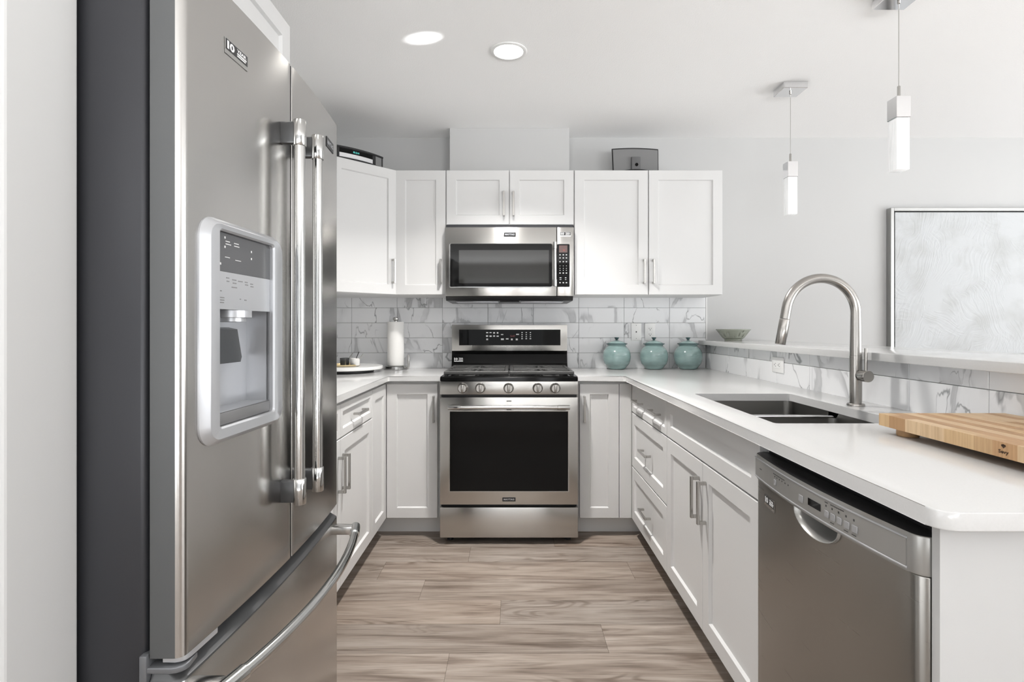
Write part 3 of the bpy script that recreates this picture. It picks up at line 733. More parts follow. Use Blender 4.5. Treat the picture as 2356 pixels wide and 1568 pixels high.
for y in (.907, 1.617):
    bm = new(); box(bm, bow(y)-.004, hx(y)-.006, y-.016, y+.016, .582, .606, .004); obj('handle_bracket', bm, 'steel_fr', dz_, smooth=40)
# hinge at the lower outer corner and the door's bottom cap
bm = new(); prism(bm, [(-.60, .884), (-.552, .884)]+[(-.552+.02*math.sin(a), .904-.02*math.cos(a)) for a in (.4, .8, 1.2, 1.57)]+[(-.535, .93), (-.60, .93)], .630, .640, .002); box(bm, -.602, -.590, .882, .91, .612, .66, .002)
obj('hinge', bm, mat('hinge_grey', (.17, .175, .185), .35, .4), fr, smooth=40)
bm = new(); prism(bm, door_plan(FY0+.005, .985, .016, .004, xb=-.57), .6435, .6528, .001); obj('door_cap', bm, 'silverp', fr, smooth=35)

def badge(root, f, u, v, w_, wd, ht, dark=True, frame_m='polish'):
    """appliance badge reading 10 YEAR over a line of fine print"""
    bm = new(); bxf(bm, f, u-wd/2, u+wd/2, v-ht/2, v+ht/2, w_, w_+.001); b = obj('badge', bm, frame_m, root)
    bm = new(); card(bm, f, u-wd*.47, u+wd*.47, v-ht*.22, v+ht*.44, w_+.001, .0003); obj('badge_field', bm, 'bplast', root)
    bm = new(); text(bm, f, '1', u-wd*.385, v+ht*.12, w_+.0015, wd*.075, ht*.50); text(bm, f, '0', u-wd*.215, v+ht*.12, w_+.0015, wd*.20, ht*.50)
    text(bm, f, 'YEAR', u+wd*.2, v+ht*.26, w_+.0015, wd*.42, ht*.2)
    card(bm, f, u+wd*.0, u+wd*.42, v+ht*.02, v+ht*.11, w_+.0013, .0002); card(bm, f, u+wd*.0, u+wd*.38, v-ht*.11, v-ht*.03, w_+.0013, .0002)
    obj('badge_lettering', bm, 'white_ink', root)
def brand(root, f, u, v, w_, wd, ht):
    bm = new(); bxf(bm, f, u-wd/2, u+wd/2, v-ht/2, v+ht/2, w_, w_+.0012); obj('badge', bm, 'bplast', root)
    bm = new(); text(bm, f, 'MAYTAG', u, v+ht*.03, w_+.0016, wd*.8, ht*.42)
    obj('badge_lettering', bm, 'silverp', root)
def dframe(y): 
    s = Vector((bow(y+.02)-bow(y-.02), .04, 0)).normalized(); return Frame((bow(y), y, 0), s, (s.y, -s.x, 0))
badge(dl, dframe(1.041), 0, 1.708, .0003, .078, .0295); brand(drr, dframe(1.583), 0, 1.716, .0003, .074, .028)

# ------------------------------------------------------------------ range
RC = -.019; RW = .3785; RF = 3.0
FR = Frame((RC, RF, 0), (1, 0, 0), (0, -1, 0))
rg_ = thing('range', 'freestanding stainless steel gas range with black oven window', 'range', (RC, 3.33, 0))
bm = new(); box(bm, RC-RW+.003, RC+RW-.003, RF+.035, 3.66, .045, .895); obj('body', bm, 'bplast', rg_)
for sx in (-1, 1):
    for y in (3.08, 3.6): bm = new(); lathe(bm, (RC+sx*.33, y, 0), [(.018, 0), (.018, .046)], 16); obj('foot', bm, 'bplast', rg_)
bm = new(); bxf(bm, FR, -RW, RW, .037, .203, -.034, 0, .003); obj('storage_drawer', bm, 'steel', rg_, smooth=35)
bm = new(); bxf(bm, FR, -RW, RW, .218, .806, -.034, 0, .003); od = obj('oven_door', bm, 'steel', rg_, smooth=35)
bm = new(); bxf(bm, FR, -.3235, .3235, .293, .729, .0, .0025, .001, 1)
ow = obj('oven_window', bm, 'bglass', od)
bm = new()
for a, b, c_, d in ((-.328, .328, .729, .733), (-.328, .328, .289, .293), (-.328, -.3235, .293, .729), (.3235, .328, .293, .729)): bxf(bm, FR, a, b, c_, d, 0, .003)
obj('window_trim', bm, 'polish', od)
bm = new(); tube(bm, [FR.p(-.285, .757, .045), FR.p(.285, .757, .045)], .0105, 24)
for s in (-1, 1):
    tube(bm, [FR.p(s*.262, .757, .045), FR.p(s*.264, .757, .045), FR.p(s*.327, .757, .045), FR.p(s*.329, .757, .045)], [.0110, .0130, .0130, .012], 24)
    bxf(bm, FR, s*.306-.015, s*.306+.015, .749, .765, 0, .04, .003)
obj('handle', bm, 'polish', od, smooth=40)
brand(od, FR, 0, .247, .0003, .072, .021)
bm = new(); bxf(bm, FR, -.013, .013, .783, .788, 0, .0006); bxf(bm, FR, -.013, .013, .736, .740, 0, .0006); obj('door_lettering', bm, 'midgrey_ink', od)
bm = new(); bxf(bm, FR, -RW, RW, .821, .894, -.034, .002, .003); cp = obj('control_panel', bm, 'steel', rg_, smooth=35)
for px_ in (1064.3, 1105.2, 1170.2, 1237, 1277.4):
    u = (px_-1171)/420.
    bm = new()
    def disc(r, w_, cu=u): return [FR.p(cu+r*math.cos(2*PI*k/32), .857+r*math.sin(2*PI*k/32), w_) for k in range(32)]
    loops(bm, [disc(.0285, .002), disc(.0285, .004), disc(.0265, .006), disc(.0245, .010), disc(.0225, .030), disc(.0205, .032)])
    bxf(bm, FR, u-.0065, u+.0065, .857-.022, .857+.022, .030, .040, .003)
    obj('knob', bm, 'fnickel', rg_, smooth=40)
# cooktop with raised rim
def rng_poly(i, z): return [Vector((RC+x, y, z)) for x, y in rrect(-RW+i, RW-i, RF-.006+i, 3.545-i, .012, 4)]
bm = new(); loops(bm, [rng_poly(0, .896), rng_poly(0, .914), rng_poly(.004, .920), rng_poly(.020, .921), rng_poly(.028, .912)])
obj('cooktop', bm, 'black', rg_, smooth=30)
bn = [(-.235, 3.13, .04), (-.235, 3.42, .033), (0, 3.27, .045), (.235, 3.13, .04), (.235, 3.42, .033)]
for (x, y, r) in bn:
    bm = new(); lathe(bm, (RC+x, y, .9125), [(r+.012, 0), (r+.010, .006), (r, .007), (r, .013), (r*.9, .017), (.004, .018)], 28); obj('burner', bm, 'iron', rg_, smooth=40)
for s in (-1, 1):
    bm = new(); x0, x1 = (RC-RW+.018, RC-.004) if s < 0 else (RC+.004, RC+RW-.018); y0, y1 = 3.025, 3.53; z0, z1 = .928, .946
    for a, b, c_, d in ((x0, x1, y0, y0+.03), (x0, x1, y1-.02, y1), (x0, x0+.02, y0+.03, y1-.02), (x1-.02, x1, y0+.03, y1-.02), (x0+.02, x1-.02, 3.262, 3.29)):
        box(bm, a, b, c_, d, z0, z1, .003, 1)
    for yc in (3.15, 3.40):
        xc = (x0+x1)/2
        for a in range(8):
            an = PI/4*a; dx_, dy_ = math.cos(an), math.sin(an); L_ = .105 if a % 2 else (.158 if a % 4 == 0 else .095)
            f_ = Frame((xc, yc, 0), (dx_, dy_, 0), (-dy_, dx_, 0)); bxf(bm, f_, .035, L_, z0+.004, z1, -.008, .008, .002, 1)
    for xx in (x0+.01, x1-.01):
        for yy in (y0+.015, y1-.012): box(bm, xx-.008, xx+.008, yy-.008, yy+.008, .9125, z0+.002)
    obj('grate', bm, 'iron', rg_, smooth=30)
# backguard
bm = new(); loops(bm, [[Vector((RC+s, y, z)) for y, z in ((3.548, .90), (3.585, .955), (3.597, 1.012), (3.592, 1.034), (3.66, 1.034), (3.66, .90))] for s in (-RW, RW)])
obj('riser', bm, 'black', rg_)
bk = Frame((RC, 3.590, 0), (1, 0, 0), (0, -1, 0))
bm = new(); bxf(bm, bk, -RW, RW, 1.034, 1.206, -.07, 0, .003); bg = obj('backguard', bm, 'steel', rg_, smooth=35)
bm = new(); bxf(bm, bk, -.3305, .3335, 1.071, 1.174, 0, .002); gp = obj('glass_panel', bm, 'bglass', bg)
def bk_uv(x, y): return ((x-1171)/351., EYE-(y-752)*3.588/1260.)
def px7(x, y): return bk_uv(1100+x/16.83, 750+y/16.83)
bm = new()
for (x, y, wd, ht) in ((330, 250, 80, 40), (460, 248, 80, 36), (598, 258, 70, 60), (733, 258, 60, 60), (325, 380, 80, 60), (462, 385, 85, 55), (598, 380, 75, 55), (735, 385, 85, 45), (330, 508, 70, 60), (908, 322, 90, 34), (918, 503, 110, 60), (1105, 490, 100, 45), (1285, 510, 70, 65), (1475, 510, 80, 65), (1505, 315, 110, 40)):
    u, v = px7(x, y); a, b = wd/16.83/351/2, ht/16.83/351/2; card(bm, bk, u-a, u+a, v-b, v+b, .0021, .0003)
for i, x in enumerate((1680, 1843, 2003)):
    for j, y in enumerate((245, 327, 407, 482)):
        u, v = px7(x, y); a = .0036 if j < 3 else .005; card(bm, bk, u-a, u+a, v-.003, v+.003, .0021, .0003)
obj('key_lettering', bm, 'white_ink', bg)
bm = new(); u, v = px7(1320, 380); text(bm, bk, '2:47', u, v, .0024, .034, .013); obj('clock_digits', bm, mat('faint_red_digits', (.06, .012, .012), .4, emit=(1, .1, .1), es=.04), bg)
fr_b = Frame((RC, 3.580, 0), (1, 0, 0), (0, -1, 0))
# black badge on the riser at its corner
bm = new(); text(bm, fr_b, '1', -.3585, .982, .0035, .006, .017); text(bm, fr_b, '0', -.3455, .982, .0035, .014, .017); text(bm, fr_b, 'YEAR', -.318, .986, .0035, .03, .009)
card(bm, fr_b, -.333, -.304, .974, .978, .0035, .0003); card(bm, fr_b, -.362, -.304, .965, .970, .0035, .0003)
obj('badge_lettering', bm, 'white_ink', rg_)

# ------------------------------------------------------------------ microwave
MC, MW, MF = -.018, .3885, 3.306
FM = Frame((MC, MF, 0), (1, 0, 0), (0, -1, 0))
mw = thing('microwave', 'stainless steel over-the-range microwave with dark window', 'microwave', (MC, 3.5, 1.375))
bm = new(); box(bm, MC-MW+.002, MC+MW-.002, MF+.03, YW-.012, 1.378, 1.812); obj('body', bm, 'fside', mw)
def m_uv(cx_, cy_):      # crop pixel of the microwave close-up to frame coordinates
    x, y = 1000+cx_/4.612, 380+cy_/4.612; return ((x-CX)*MF/F-MC, EYE-(y-CY)*MF/F)
ud_, vt = m_uv(1296, 655); _, vb = m_uv(1296, 1388)
bm = new(); bxf(bm, FM, -MW, ud_-.0012, vb, vt, -.029, 0, .004); md = obj('door', bm, 'steel', mw, smooth=35)
bm = new(); bxf(bm, FM, ud_+.0012, MW, vb, vt, -.029, 0, .004); mp_ = obj('control_panel', bm, 'steel', mw, smooth=35)
a0, b0 = m_uv(165, 1288); a1, b1 = m_uv(1245, 832)
bm = new(); prism_pts = rrect(a0, a1, b0, b1, .008, 4); loops(bm, [[FM.p(u, v, w_) for u, v in prism_pts] for w_ in (0, .002)]); obj('glass', bm, 'bglass', md)
c0, d0 = m_uv(258, 1252); c1, d1 = m_uv(1213, 900)
bm = new(); bxf(bm, FM, c0, c1, d0, d1, .002, .0026); obj('window', bm, 'mglass', md)
bm = new(); loops(bm, [[FM.p(u, v, w_) for u, v in rrect(a0-k, a1+k*.2, b0-k, b1+k*.3, .01, 4)] for k, w_ in ((.006, .0002), (.0045, .0015), (.001, .0016))], cap1=False); obj('glass_trim', bm, 'polish', md)
uh, _ = m_uv(1272, 0); _, h0 = m_uv(0, 1290); _, h1 = m_uv(0, 822)
bm = new(); tube(bm, [FM.p(uh, h0+.04, .04), FM.p(uh, h1-.04, .04)], .0098, 20)
for a, b in ((h0, h0+.042), (h1-.042, h1)):
    tube(bm, [FM.p(uh, a, .04), FM.p(uh, a+.001, .04), FM.p(uh, b-.001, .04), FM.p(uh, b, .04)], [.0108, .0118, .0118, .0108], 20)
    bxf(bm, FM, uh-.006, uh+.006, (a+b)/2-.012, (a+b)/2+.012, 0, .036, .002)
obj('handle', bm, 'polish', md, smooth=40)
k0, l0 = m_uv(1299, 1290); k1, l1 = m_uv(1432, 836)
bm = new(); loops(bm, [[FM.p(u, v, w_) for u, v in rrect(k0, k1, l0, l1, .006, 4)] for w_ in (0, .002)]); obj('keypad', bm, 'bglass', mp_)
bm = new(); q0 = m_uv(1320, 925); q1 = m_uv(1408, 850); bxf(bm, FM, q0[0], q1[0], q0[1], q1[1], .002, .0024); obj('display', bm, 'red_glass', mp_)
bm = new(); t0_ = m_uv(1372, 900); text(bm, FM, '2:48', t0_[0], t0_[1], .0026, .011, .006); obj('clock_digits', bm, 'led_red', mp_)
bm = new()
for y, s in ((950, 1), (983, 1), (1023, 1), (1067, .5), (1093, .6), (1115, .6), (1143, 1.1), (1245, 1.1)):
    for x in (1330, 1365, 1398):
        u, v = m_uv(x, y); card(bm, FM, u-.0036*s, u+.0036*s, v-.0026*min(1, s), v+.0026*min(1, s), .0021, .0003)
for x, wd in ((1335, .010), (1390, .0075)):
    for y, h_ in ((1193, .0018), (1212, .0012)): u, v = m_uv(x, y); card(bm, FM, u-wd*.55, u+wd*.55, v-h_, v+h_, .0021, .0003)
obj('key_lettering', bm, 'white_ink', mp_)
u, v = m_uv(797, 735); brand(md, FM, u, v, .0003, .072, .026)
u, v = m_uv(1388, 732); badge(mp_, FM, u, v, .0003, .066, .028)
bm = new(); loops(bm, [[Vector((MC+s, y, z)) for y, z in ((MF-.001, vb-.001), (MF+.006, vb-.012), (MF+.02, vb-.026), (YW-.02, vb-.030), (YW-.02, vb-.001))] for s in (-MW+.004, MW-.004)])
vg = obj('vent_base', bm, 'bplast', mw)
bm = new()
for s in (-1, 1):
    box(bm, MC+s*.20-.13, MC+s*.20+.13, 3.36, 3.50, vb-.034, vb-.0275, .002)
obj('grease_filter', bm, 'silverp', mw, smooth=30)
bm = new(); box(bm, MC-.06, MC+.06, 3.36, 3.40, vb-.033, vb-.0275, .002); obj('task_lamp', bm, 'bplast', mw)

# ------------------------------------------------------------------ dishwasher
DY0, DY1 = .8855, 1.4985; DM = (DY0+DY1)/2
def dbow(y): return .662-.022*(1-((y-DM)/(.5*(DY1-DY0)))**2)
def dplan(off, r, xb=.70, n=20):
    y0, y1 = DY0, DY1; pl = [(xb, y1)]
    for i in range(9):
        a = PI/2*i/8; pl.append((dbow(y1-r)+off+r-r*math.sin(a), y1-r+r*math.cos(a)))
    for i in range(1, n): y = y1-r-(y1-y0-2*r)*i/n; pl.append((dbow(y)+off, y))
    for i in range(9):
        a = PI/2*i/8; pl.append((dbow(y0+r)+off+r-r*math.cos(a), y0+r-r*math.sin(a)))
    pl.append((xb, y0)); return pl
dw = thing('dishwasher', 'stainless steel dishwasher under the peninsula worktop', 'dishwasher', (.95, DM, 0))
bm = new(); box(bm, .701, 1.28, DY0+.004, DY1-.004, .10, .872); obj('body', bm, 'bplast', dw)
bm = new(); box(bm, .76, .79, DY0, DY1, .0, .10); obj('toe_kick', bm, 'bplast', dw)
bm = new(); prism(bm, dplan(.004, .028), .105, .7835, .002); dd = obj('door', bm, 'steel_dk', dw, smooth=35)
bm = new(); prism(bm, dplan(0, .028), .784, .850, .003); dc = obj('console', bm, ['satinp', 'bplast'], dw, smooth=35)
for p in dc.data.polygons:
    if p.normal.z > .95: p.material_index = 1
def dfr(y):
    s = Vector((dbow(y+.02)-dbow(y-.02), .04, 0)).normalized(); s = -s
    return Frame((dbow(y), y, 0), s, (s.y, -s.x, 0))     # u runs towards the camera so lettering reads the right way
# crescent pocket handle
cb = new(); hy, hz = 1.164, .784; H = .080; hh = .040
half = [(hy-H*math.cos(a), hz-hh*math.sin(a)) for a in [PI*i/20 for i in range(21)]]
rg = []
for (k, x) in ((1.0, .60), (1.0, .650), (.80, .694)):
    rg.append([Vector((x, hy+(y-hy)*k, hz+.0+(z-hz)*k)) for y, z in half])
loops(cb, rg); cut(dd, [cb])
for p in dd.data.polygons: p.use_smooth = True
dd.data.set_sharp_from_angle(angle=math.radians(35))
bm = new(); rg = []
for (k, x) in ((1.06, .0005), (1.035, -.005), (1.0, -.004), (.93, .010), (.80, .034), (.70, .044)):
    rg.append([Vector((dbow(hy+(y-hy)*k)+.004+x, hy+(y-hy)*k, hz-.0005+(z-hz)*k)) for y, z in half])
loops(bm, rg, closed=False, cap0=False, cap1=False)
cv = [bm.verts.new(p) for p in rg[-1]]; bm.faces.new(cv)
obj('pocket_handle', bm, 'satinp', dd, smooth=60)
# console inset panel, display and keys
def dstrip(y0, y1, z0, z1, off, t=.0008, n=16):
    bm = new()
    loops(bm, [[Vector((dbow(y)-off-o_, y, z)) for o_, z in ((0, z0), (t, z0), (t, z1), (0, z1))] for y in [y0+(y1-y0)*i/n for i in range(n+1)]]); return bm
obj('console_inset', dstrip(.915, 1.485, .792, .838, .0002), 'satinp', dc)
bm = new()
loops(bm, [[Vector((dbow(y)-.0003-o_, y, z)) for o_, z in ((0, .838), (.0022, .839), (.0022, .841), (0, .8415))] for y in [.913+(1.487-.913)*i/20 for i in range(21)]])
loops(bm, [[Vector((dbow(y)-.0003-o_, y, z)) for o_, z in ((0, .7885), (.0022, .789), (.0022, .791), (0, .792))] for y in [.913+(1.487-.913)*i/20 for i in range(21)]])
obj('console_trim', bm, 'silverp', dc, smooth=35)
obj('display', dstrip(1.137, 1.183, .8075, .8225, .0011), 'bglass', dc)
bm = new()
for y in (1.345, 1.332, 1.318, 1.304, 1.288, 1.272): f_ = dfr(y); card(bm, f_, -.0016, .0016, .822, .825, .0012, .0004)
for y in (1.118, 1.098, 1.078, 1.056, 1.034): f_ = dfr(y); card(bm, f_, -.0016, .0016, .824, .828, .0012, .0004)
for (ya, yb, z) in ((1.355, 1.29, .8285), (1.122, 1.112, .832), (1.104, 1.062, .832)):
    n = 7
    for i in range(n):
        y = ya+(yb-ya)*(i+.5)/n; f_ = dfr(y); card(bm, f_, -abs(ya-yb)/n*.38, abs(ya-yb)/n*.38, z, z+.0018, .0012, .0004)
for (y, z) in ((1.098, .797), (1.056, .797), (1.034, .797)):
    f_ = dfr(y); card(bm, f_, -.006, .006, z, z+.0014, .0012, .0004)
f_ = dfr(1.44); card(bm, f_, -.008, .006, .816, .818, .0012, .0004)
obj('console_lettering', bm, 'grey_ink', dc)
for (y, wd, ht) in ((1.342, .006, .014), (1.212, .009, .016), (1.115, .007, .014), (1.095, .007, .014), (1.075, .007, .014), (1.053, .0075, .014), (1.031, .0075, .014)):
    f_ = dfr(y); bm = new(); bxf(bm, f_, -wd, wd, .803, .803+ht, .0008, .0028, .0008, 1); obj('button', bm, 'greyp', dc, smooth=40)
f_ = dfr(1.389); badge(dd, Frame(f_.o, f_.U, f_.N), 0, .744, -.0035, .066, .029)

# ------------------------------------------------------------------ canisters, paper towel, tray set
def canister(loc, label):
    c = thing('canister', label, 'canister', loc, 'teal stoneware canisters under the wall cabinet')
    x, y, z = loc
    bm = new(); lathe(bm, loc, [(0.0509, 0.0000), (0.0572, 0.0042), (0.0615, 0.0106), (0.0784, 0.0318), (0.0811, 0.0339), (0.0880, 0.0551), (0.0912, 0.0806), (0.0890, 0.1039), (0.0816, 0.1251), (0.0800, 0.1267), (0.0742, 0.1346), (0.0636, 0.1473), (0.0583, 0.1537), (0.0604, 0.1590), (0.0678, 0.1627), (0.0694, 0.1659), (0.0668, 0.1675), (0.0551, 0.1664), (0.0509, 0.1569)], 48)
    obj('body', bm, 'teal', c, smooth=50)
    bm = new(); lathe(bm, loc, [(0.0535, 0.1670), (0.0562, 0.1696), (0.0530, 0.1733), (0.0382, 0.1802), (0.0191, 0.1860), (0.0106, 0.1887)], 40); l = obj('lid', bm, 'teal', c, smooth=50)
    bm = new(); lathe(bm, loc, [(0.0085, 0.1876), (0.0080, 0.1929), (0.0117, 0.1993), (0.0159, 0.2035), (0.0164, 0.2056), (0.0138, 0.2078), (0.0042, 0.2083)], 28); obj('knob', bm, 'teal_dk', l, smooth=50)
    bm = new()
    lathe(bm, (x, y, z), [(0.0678, 0.1622), (0.0700, 0.1641), (0.0704, 0.1660), (0.0689, 0.1680), (0.0670, 0.1683), (0.0670, 0.1622)], 48, False, False); obj('rim', bm, 'teal_dk', c, smooth=50)
    return c
def cloc(px_, Y): return ((px_-CX)*Y/F, Y, .9157)
c0_ = canister(cloc(1419, 3.60), 'teal canister closest to the range, standing clear of the outlets')
dup(c0_, cloc(1504.5, 3.60), 'teal canister standing in front of the duplex outlet')
dup(c0_, cloc(1583, 3.592), 'teal canister standing in the corner against the bar')

c = thing('paper_towel_holder', 'steel stand holding the roll of paper towel', 'holder', (-.765, 3.59, .9157)); tx, ty = -.765, 3.59
bm = new(); lathe(bm, (tx, ty, .9157), [(.076, 0), (.078, .002), (.078, .020), (.076, .022), (.02, .0225)], 48); obj('base', bm, 'polish', c, smooth=40)
bm = new(); lathe(bm, (tx, ty, .937), [(.008, 0), (.008, .305)], 20); lathe(bm, (tx, ty, 1.232), [(.010, 0), (.017, .004), (.019, .012), (.017, .020), (.006, .024)], 28); obj('post', bm, 'nickel', c, smooth=40)
bm = new(); q = (tx+.088, ty-.03); tube(bm, [(q[0]-.014, q[1]+.004, .927), (q[0], q[1], .927), (q[0]+.002, q[1], .935), (q[0]+.002, q[1], 1.005), (q[0]+.002, q[1], 1.010)], [.006, .007, .0065, .0065, .004], 14); obj('arm', bm, 'nickel', c, smooth=40)
bm = new(); lathe(bm, (tx, ty, .9395), [(.0085, 0), (.0525, 0), (.0535, .004), (.0535, .281), (.0525, .285), (.022, .285), (.020, .28), (.0085, .28)], 48, False, False)
tag(obj('paper_towel_roll', bm, 'paper', smooth=50), 'white roll of paper towel on the steel stand', 'paper towel')

c = thing('serving_board', 'round white serving board on a black turntable base in the counter corner', 'board', (-1.03, 3.375, .9157)); bx_, by_ = -1.025, 3.375
bm = new(); lathe(bm, (bx_, by_, .9157), [(.165, 0), (.168, .002), (.168, .015), (.165, .0165)], 64); obj('turntable_base', bm, 'bplast', c, smooth=40)
bm = new(); lathe(bm, (bx_, by_, .9325), [(.214, 0), (.221, .004), (.221, .017), (.218, .020)], 72); obj('board', bm, 'marbleboard', c, smooth=40)
g0 = (-1.03, 3.35); tz = .9530
bm = new(); lathe(bm, (*g0, tz), [(.090, 0), (.094, .002), (.096, .011), (.0945, .0115), (.092, .004), (.004, .0035)], 56)
tag(obj('gold_tray', bm, 'gold', smooth=40), 'small round gold tray holding two cups on the white board', 'tray')
def cup(px_, y, label, m, r, h):
    x = (px_-CX)*y/F
    bm = new(); lathe(bm, (x, y, tz+.0045), [(r*.86, 0), (r*.92, .002), (r, h), (r-.003, h), (r*.86, .006), (.003, .005)], 36)
    tag(obj('cup', bm, m, smooth=40), label, 'cup', 'small cups on the gold tray'); return x
xa = cup(793, 3.36, 'dark grey cup on the gold tray', mat('charcoal_ceramic', (.07, .072, .072), .25, coat=.3), .029, .044)
xb = cup(817, 3.33, 'white cup with spoon handles on the gold tray', 'whitecer', .0295, .044)
def spoon(p, d, label, m):
    p = Vector(p); d = Vector(d).normalized(); bm = new()
    tube(bm, [p, p+d*.03, p+d*.075], [.0022, .0020, .0026], 10)
    bmesh.ops.create_uvsphere(bm, u_segments=12, v_segments=8, radius=.0075, matrix=Matrix.Translation(p-d*.004) @ Matrix.Diagonal((1, 1, .5, 1)))
    tag(obj('spoon', bm, m, smooth=50), label, 'spoon', 'spoons standing in the cups')
spoon((xa+.006, 3.36, tz+.0175), (.32, .03, .46), 'thin steel spoon handle rising from the dark grey cup', 'nickel')
spoon((xb-.006, 3.332, tz+.0175), (.20, .0, .48), 'black handled spoon rising steeply from the white cup', 'bplast')
spoon((xb+.006, 3.322, tz+.0175), (.34, -.02, .42), 'thin steel spoon tilted most in the white cup', 'nickel')

# outlets
def outlet(f, u, v, wd, ht, label, kind):
    c = thing('wall_plate', label, 'outlet', f.p(u, v-ht/2, 0))
    bm = new(); bxf(bm, f, u-wd/2, u+wd/2, v-ht/2, v+ht/2, .0, .006, .002); obj('plate', bm, 'plate', c, smooth=40)
    bm = new()
    if kind == 'coax':
        for dv, r in ((0, .0045), (.044, .0022), (-.044, .0022)):
            loops(bm, [[f.p(u+r*math.cos(2*PI*k/16), v+dv+r*math.sin(2*PI*k/16), w_) for k in range(16)] for w_ in (.006, .0075)])
        obj('jack', bm, 'grey_ink', c)
    else:
        hz_ = kind == 'horizontal'
        a, b = (.035, .017) if hz_ else (.017, .035)
        bxf(bm, f, u-a, u+a, v-b, v+b, .006, .0075, .001, 1); obj('receptacle', bm, 'plate', c, smooth=40)
        bm = new()
        for s in (-1, 1):
            for (du, dv, wu, wv) in ((-.0065, .004, .0012, .0045), (.0065, .004, .0012, .0038), (0, -.0055, .0026, .0026)):
                if hz_: cu_, cv_, wu_, wv_ = u+s*.019+dv, v+du, wv, wu
                else: cu_, cv_, wu_, wv_ = u+du, v+s*.019+dv, wu, wv
                card(bm, f, cu_-wu_, cu_+wu_, cv_-wv_, cv_+wv_, .0075, .0003)
        obj('slots', bm, 'grey_ink', c)
fo = Frame((0, YW-.0083, 0), (1, 0, 0), (0, -1, 0))
def wz(y): return EYE-(y-CY)*3.70/F
outlet(fo, (1463.4-CX)*3.70/F, wz(763), .068, .116, 'white coaxial plate on the backsplash above the canisters', 'coax')
outlet(fo, (1495-CX)*3.70/F, wz(763), .070, .116, 'white duplex outlet on the backsplash above the middle canister', 'duplex')
fk = Frame((XT+.0005, 0, 0), (0, -1, 0), (-1, 0, 0))
outlet(fk, -2.69, 1.005, .116, .074, 'white sideways outlet on the tiled half wall behind the sink', 'horizontal')

# cutting board
c = thing('cutting_board', 'thick maple butcher block cutting board on round feet', 'cutting board', (1.12, 1.18, .9155))
BX0, BX1, BY0, BY1, BZ0, BZ1 = .957, 1.285, .93, 1.43, .9355, .966
bm = new(); uv = bm.loops.layers.uv.new('UVMap'); col = bm.loops.layers.float_color.new('tone'); rnd = random.Random(5)
tones = [(.58, .40, .22), (.47, .285, .145), (.63, .46, .285), (.43, .26, .13), (.52, .345, .185), (.60, .43, .26), (.45, .275, .15)]
ns = 11; xs = [BX0+(BX1-BX0)*i/ns for i in range(ns+1)]
def quad(pts, tone, u):
    fc = bm.faces.new([bm.verts.new(p) for p in pts])
    for l, t in zip(fc.loops, u): l[uv].uv = t; l[col] = (*tone, 1)
for i in range(ns):
    a, b = xs[i], xs[i+1]; ylist = [BY1]; y = BY1-(.035 if i == 0 else rnd.uniform(.05, .15))
    ylist_fix = [1.43, 1.392, 1.335, 1.215, 1.136, 1.092, 1.038, .93]
    if i == 0: ylist = ylist_fix
    else:
        while y > BY0+.05: ylist.append(y); y -= rnd.uniform(.09, .19)
        ylist.append(BY0)
    seq = [0, 3, 2, 0, 4, 1, 5, 3]
    for j, (y1_, y0_) in enumerate(zip(ylist, ylist[1:])):
        tn = tones[seq[j]] if i == 0 else tones[(rnd.randrange(3)*2+1) % 7 if i % 2 else rnd.choice((0, 2, 5))]
        o1_, o2_ = rnd.uniform(0, 20), rnd.uniform(0, 20)
        quad([(a, y0_, BZ1), (b, y0_, BZ1), (b, y1_, BZ1), (a, y1_, BZ1)], tn, [(y0_+o1_, a+o2_), (y0_+o1_, b+o2_), (y1_+o1_, b+o2_), (y1_+o1_, a+o2_)])
        quad([(a, y0_, BZ0), (a, y1_, BZ0), (b, y1_, BZ0), (b, y0_, BZ0)], tn, [(0, 0)]*4)
        if i == 0: quad([(a, y1_, BZ0), (a, y0_, BZ0), (a, y0_, BZ1), (a, y1_, BZ1)], tn, [(o1_+BZ0, y1_+o2_), (o1_+BZ0, y0_+o2_), (o1_+BZ1, y0_+o2_), (o1_+BZ1, y1_+o2_)])
        if i == ns-1: quad([(b, y0_, BZ0), (b, y1_, BZ0), (b, y1_, BZ1), (b, y0_, BZ1)], tn, [(0, 0), (0, .1), (.03, .1), (.03, 0)])
        if j == 0: quad([(b, y1_, BZ0), (a, y1_, BZ0), (a, y1_, BZ1), (b, y1_, BZ1)], tn, [(0, 0), (0, .03), (.03, .03), (.03, 0)])
        if y0_ == BY0: quad([(a, y0_, BZ0), (b, y0_, BZ0), (b, y0_, BZ1), (a, y0_, BZ1)], tn, [(0, 0), (0, .03), (.03, .03), (.03, 0)])
bmesh.ops.remove_doubles(bm, verts=bm.verts[:], dist=.00005)
obj('block', bm, 'block', c)
for (x, y) in ((1.000, 1.385), (1.245, 1.385), (1.000, .975), (1.245, .975)):
    bm = new(); uv = bm.loops.layers.uv.new('UVMap'); col = bm.loops.layers.float_color.new('tone')
    lathe(bm, (x, y, .9155), [(.0235, 0), (.0245, .0015), (.0245, .020)], 32)
    for fc in bm.faces:
        for l in fc.loops: l[col] = (.50, .32, .17, 1); l[uv].uv = (l.vert.co.z, l.vert.co.x+l.vert.co.y)
    obj('foot', bm, 'block', c, smooth=40)
fcb = Frame((BX0, 1.067, 0), (0, -1, 0), (-1, 0, 0))
bm = new(); text(bm, fcb, 'Sevy', 0, .9465, .0004, .0225, .0095)
for (u, v, r) in ((-.0028, .9595, .0024), (.0028, .9595, .0024), (0, .9605, .0022)):
    bm.faces.new([bm.verts.new(fcb.p(u+r*math.cos(2*PI*k/14), v+r*math.sin(2*PI*k/14), .0004)) for k in range(14)])
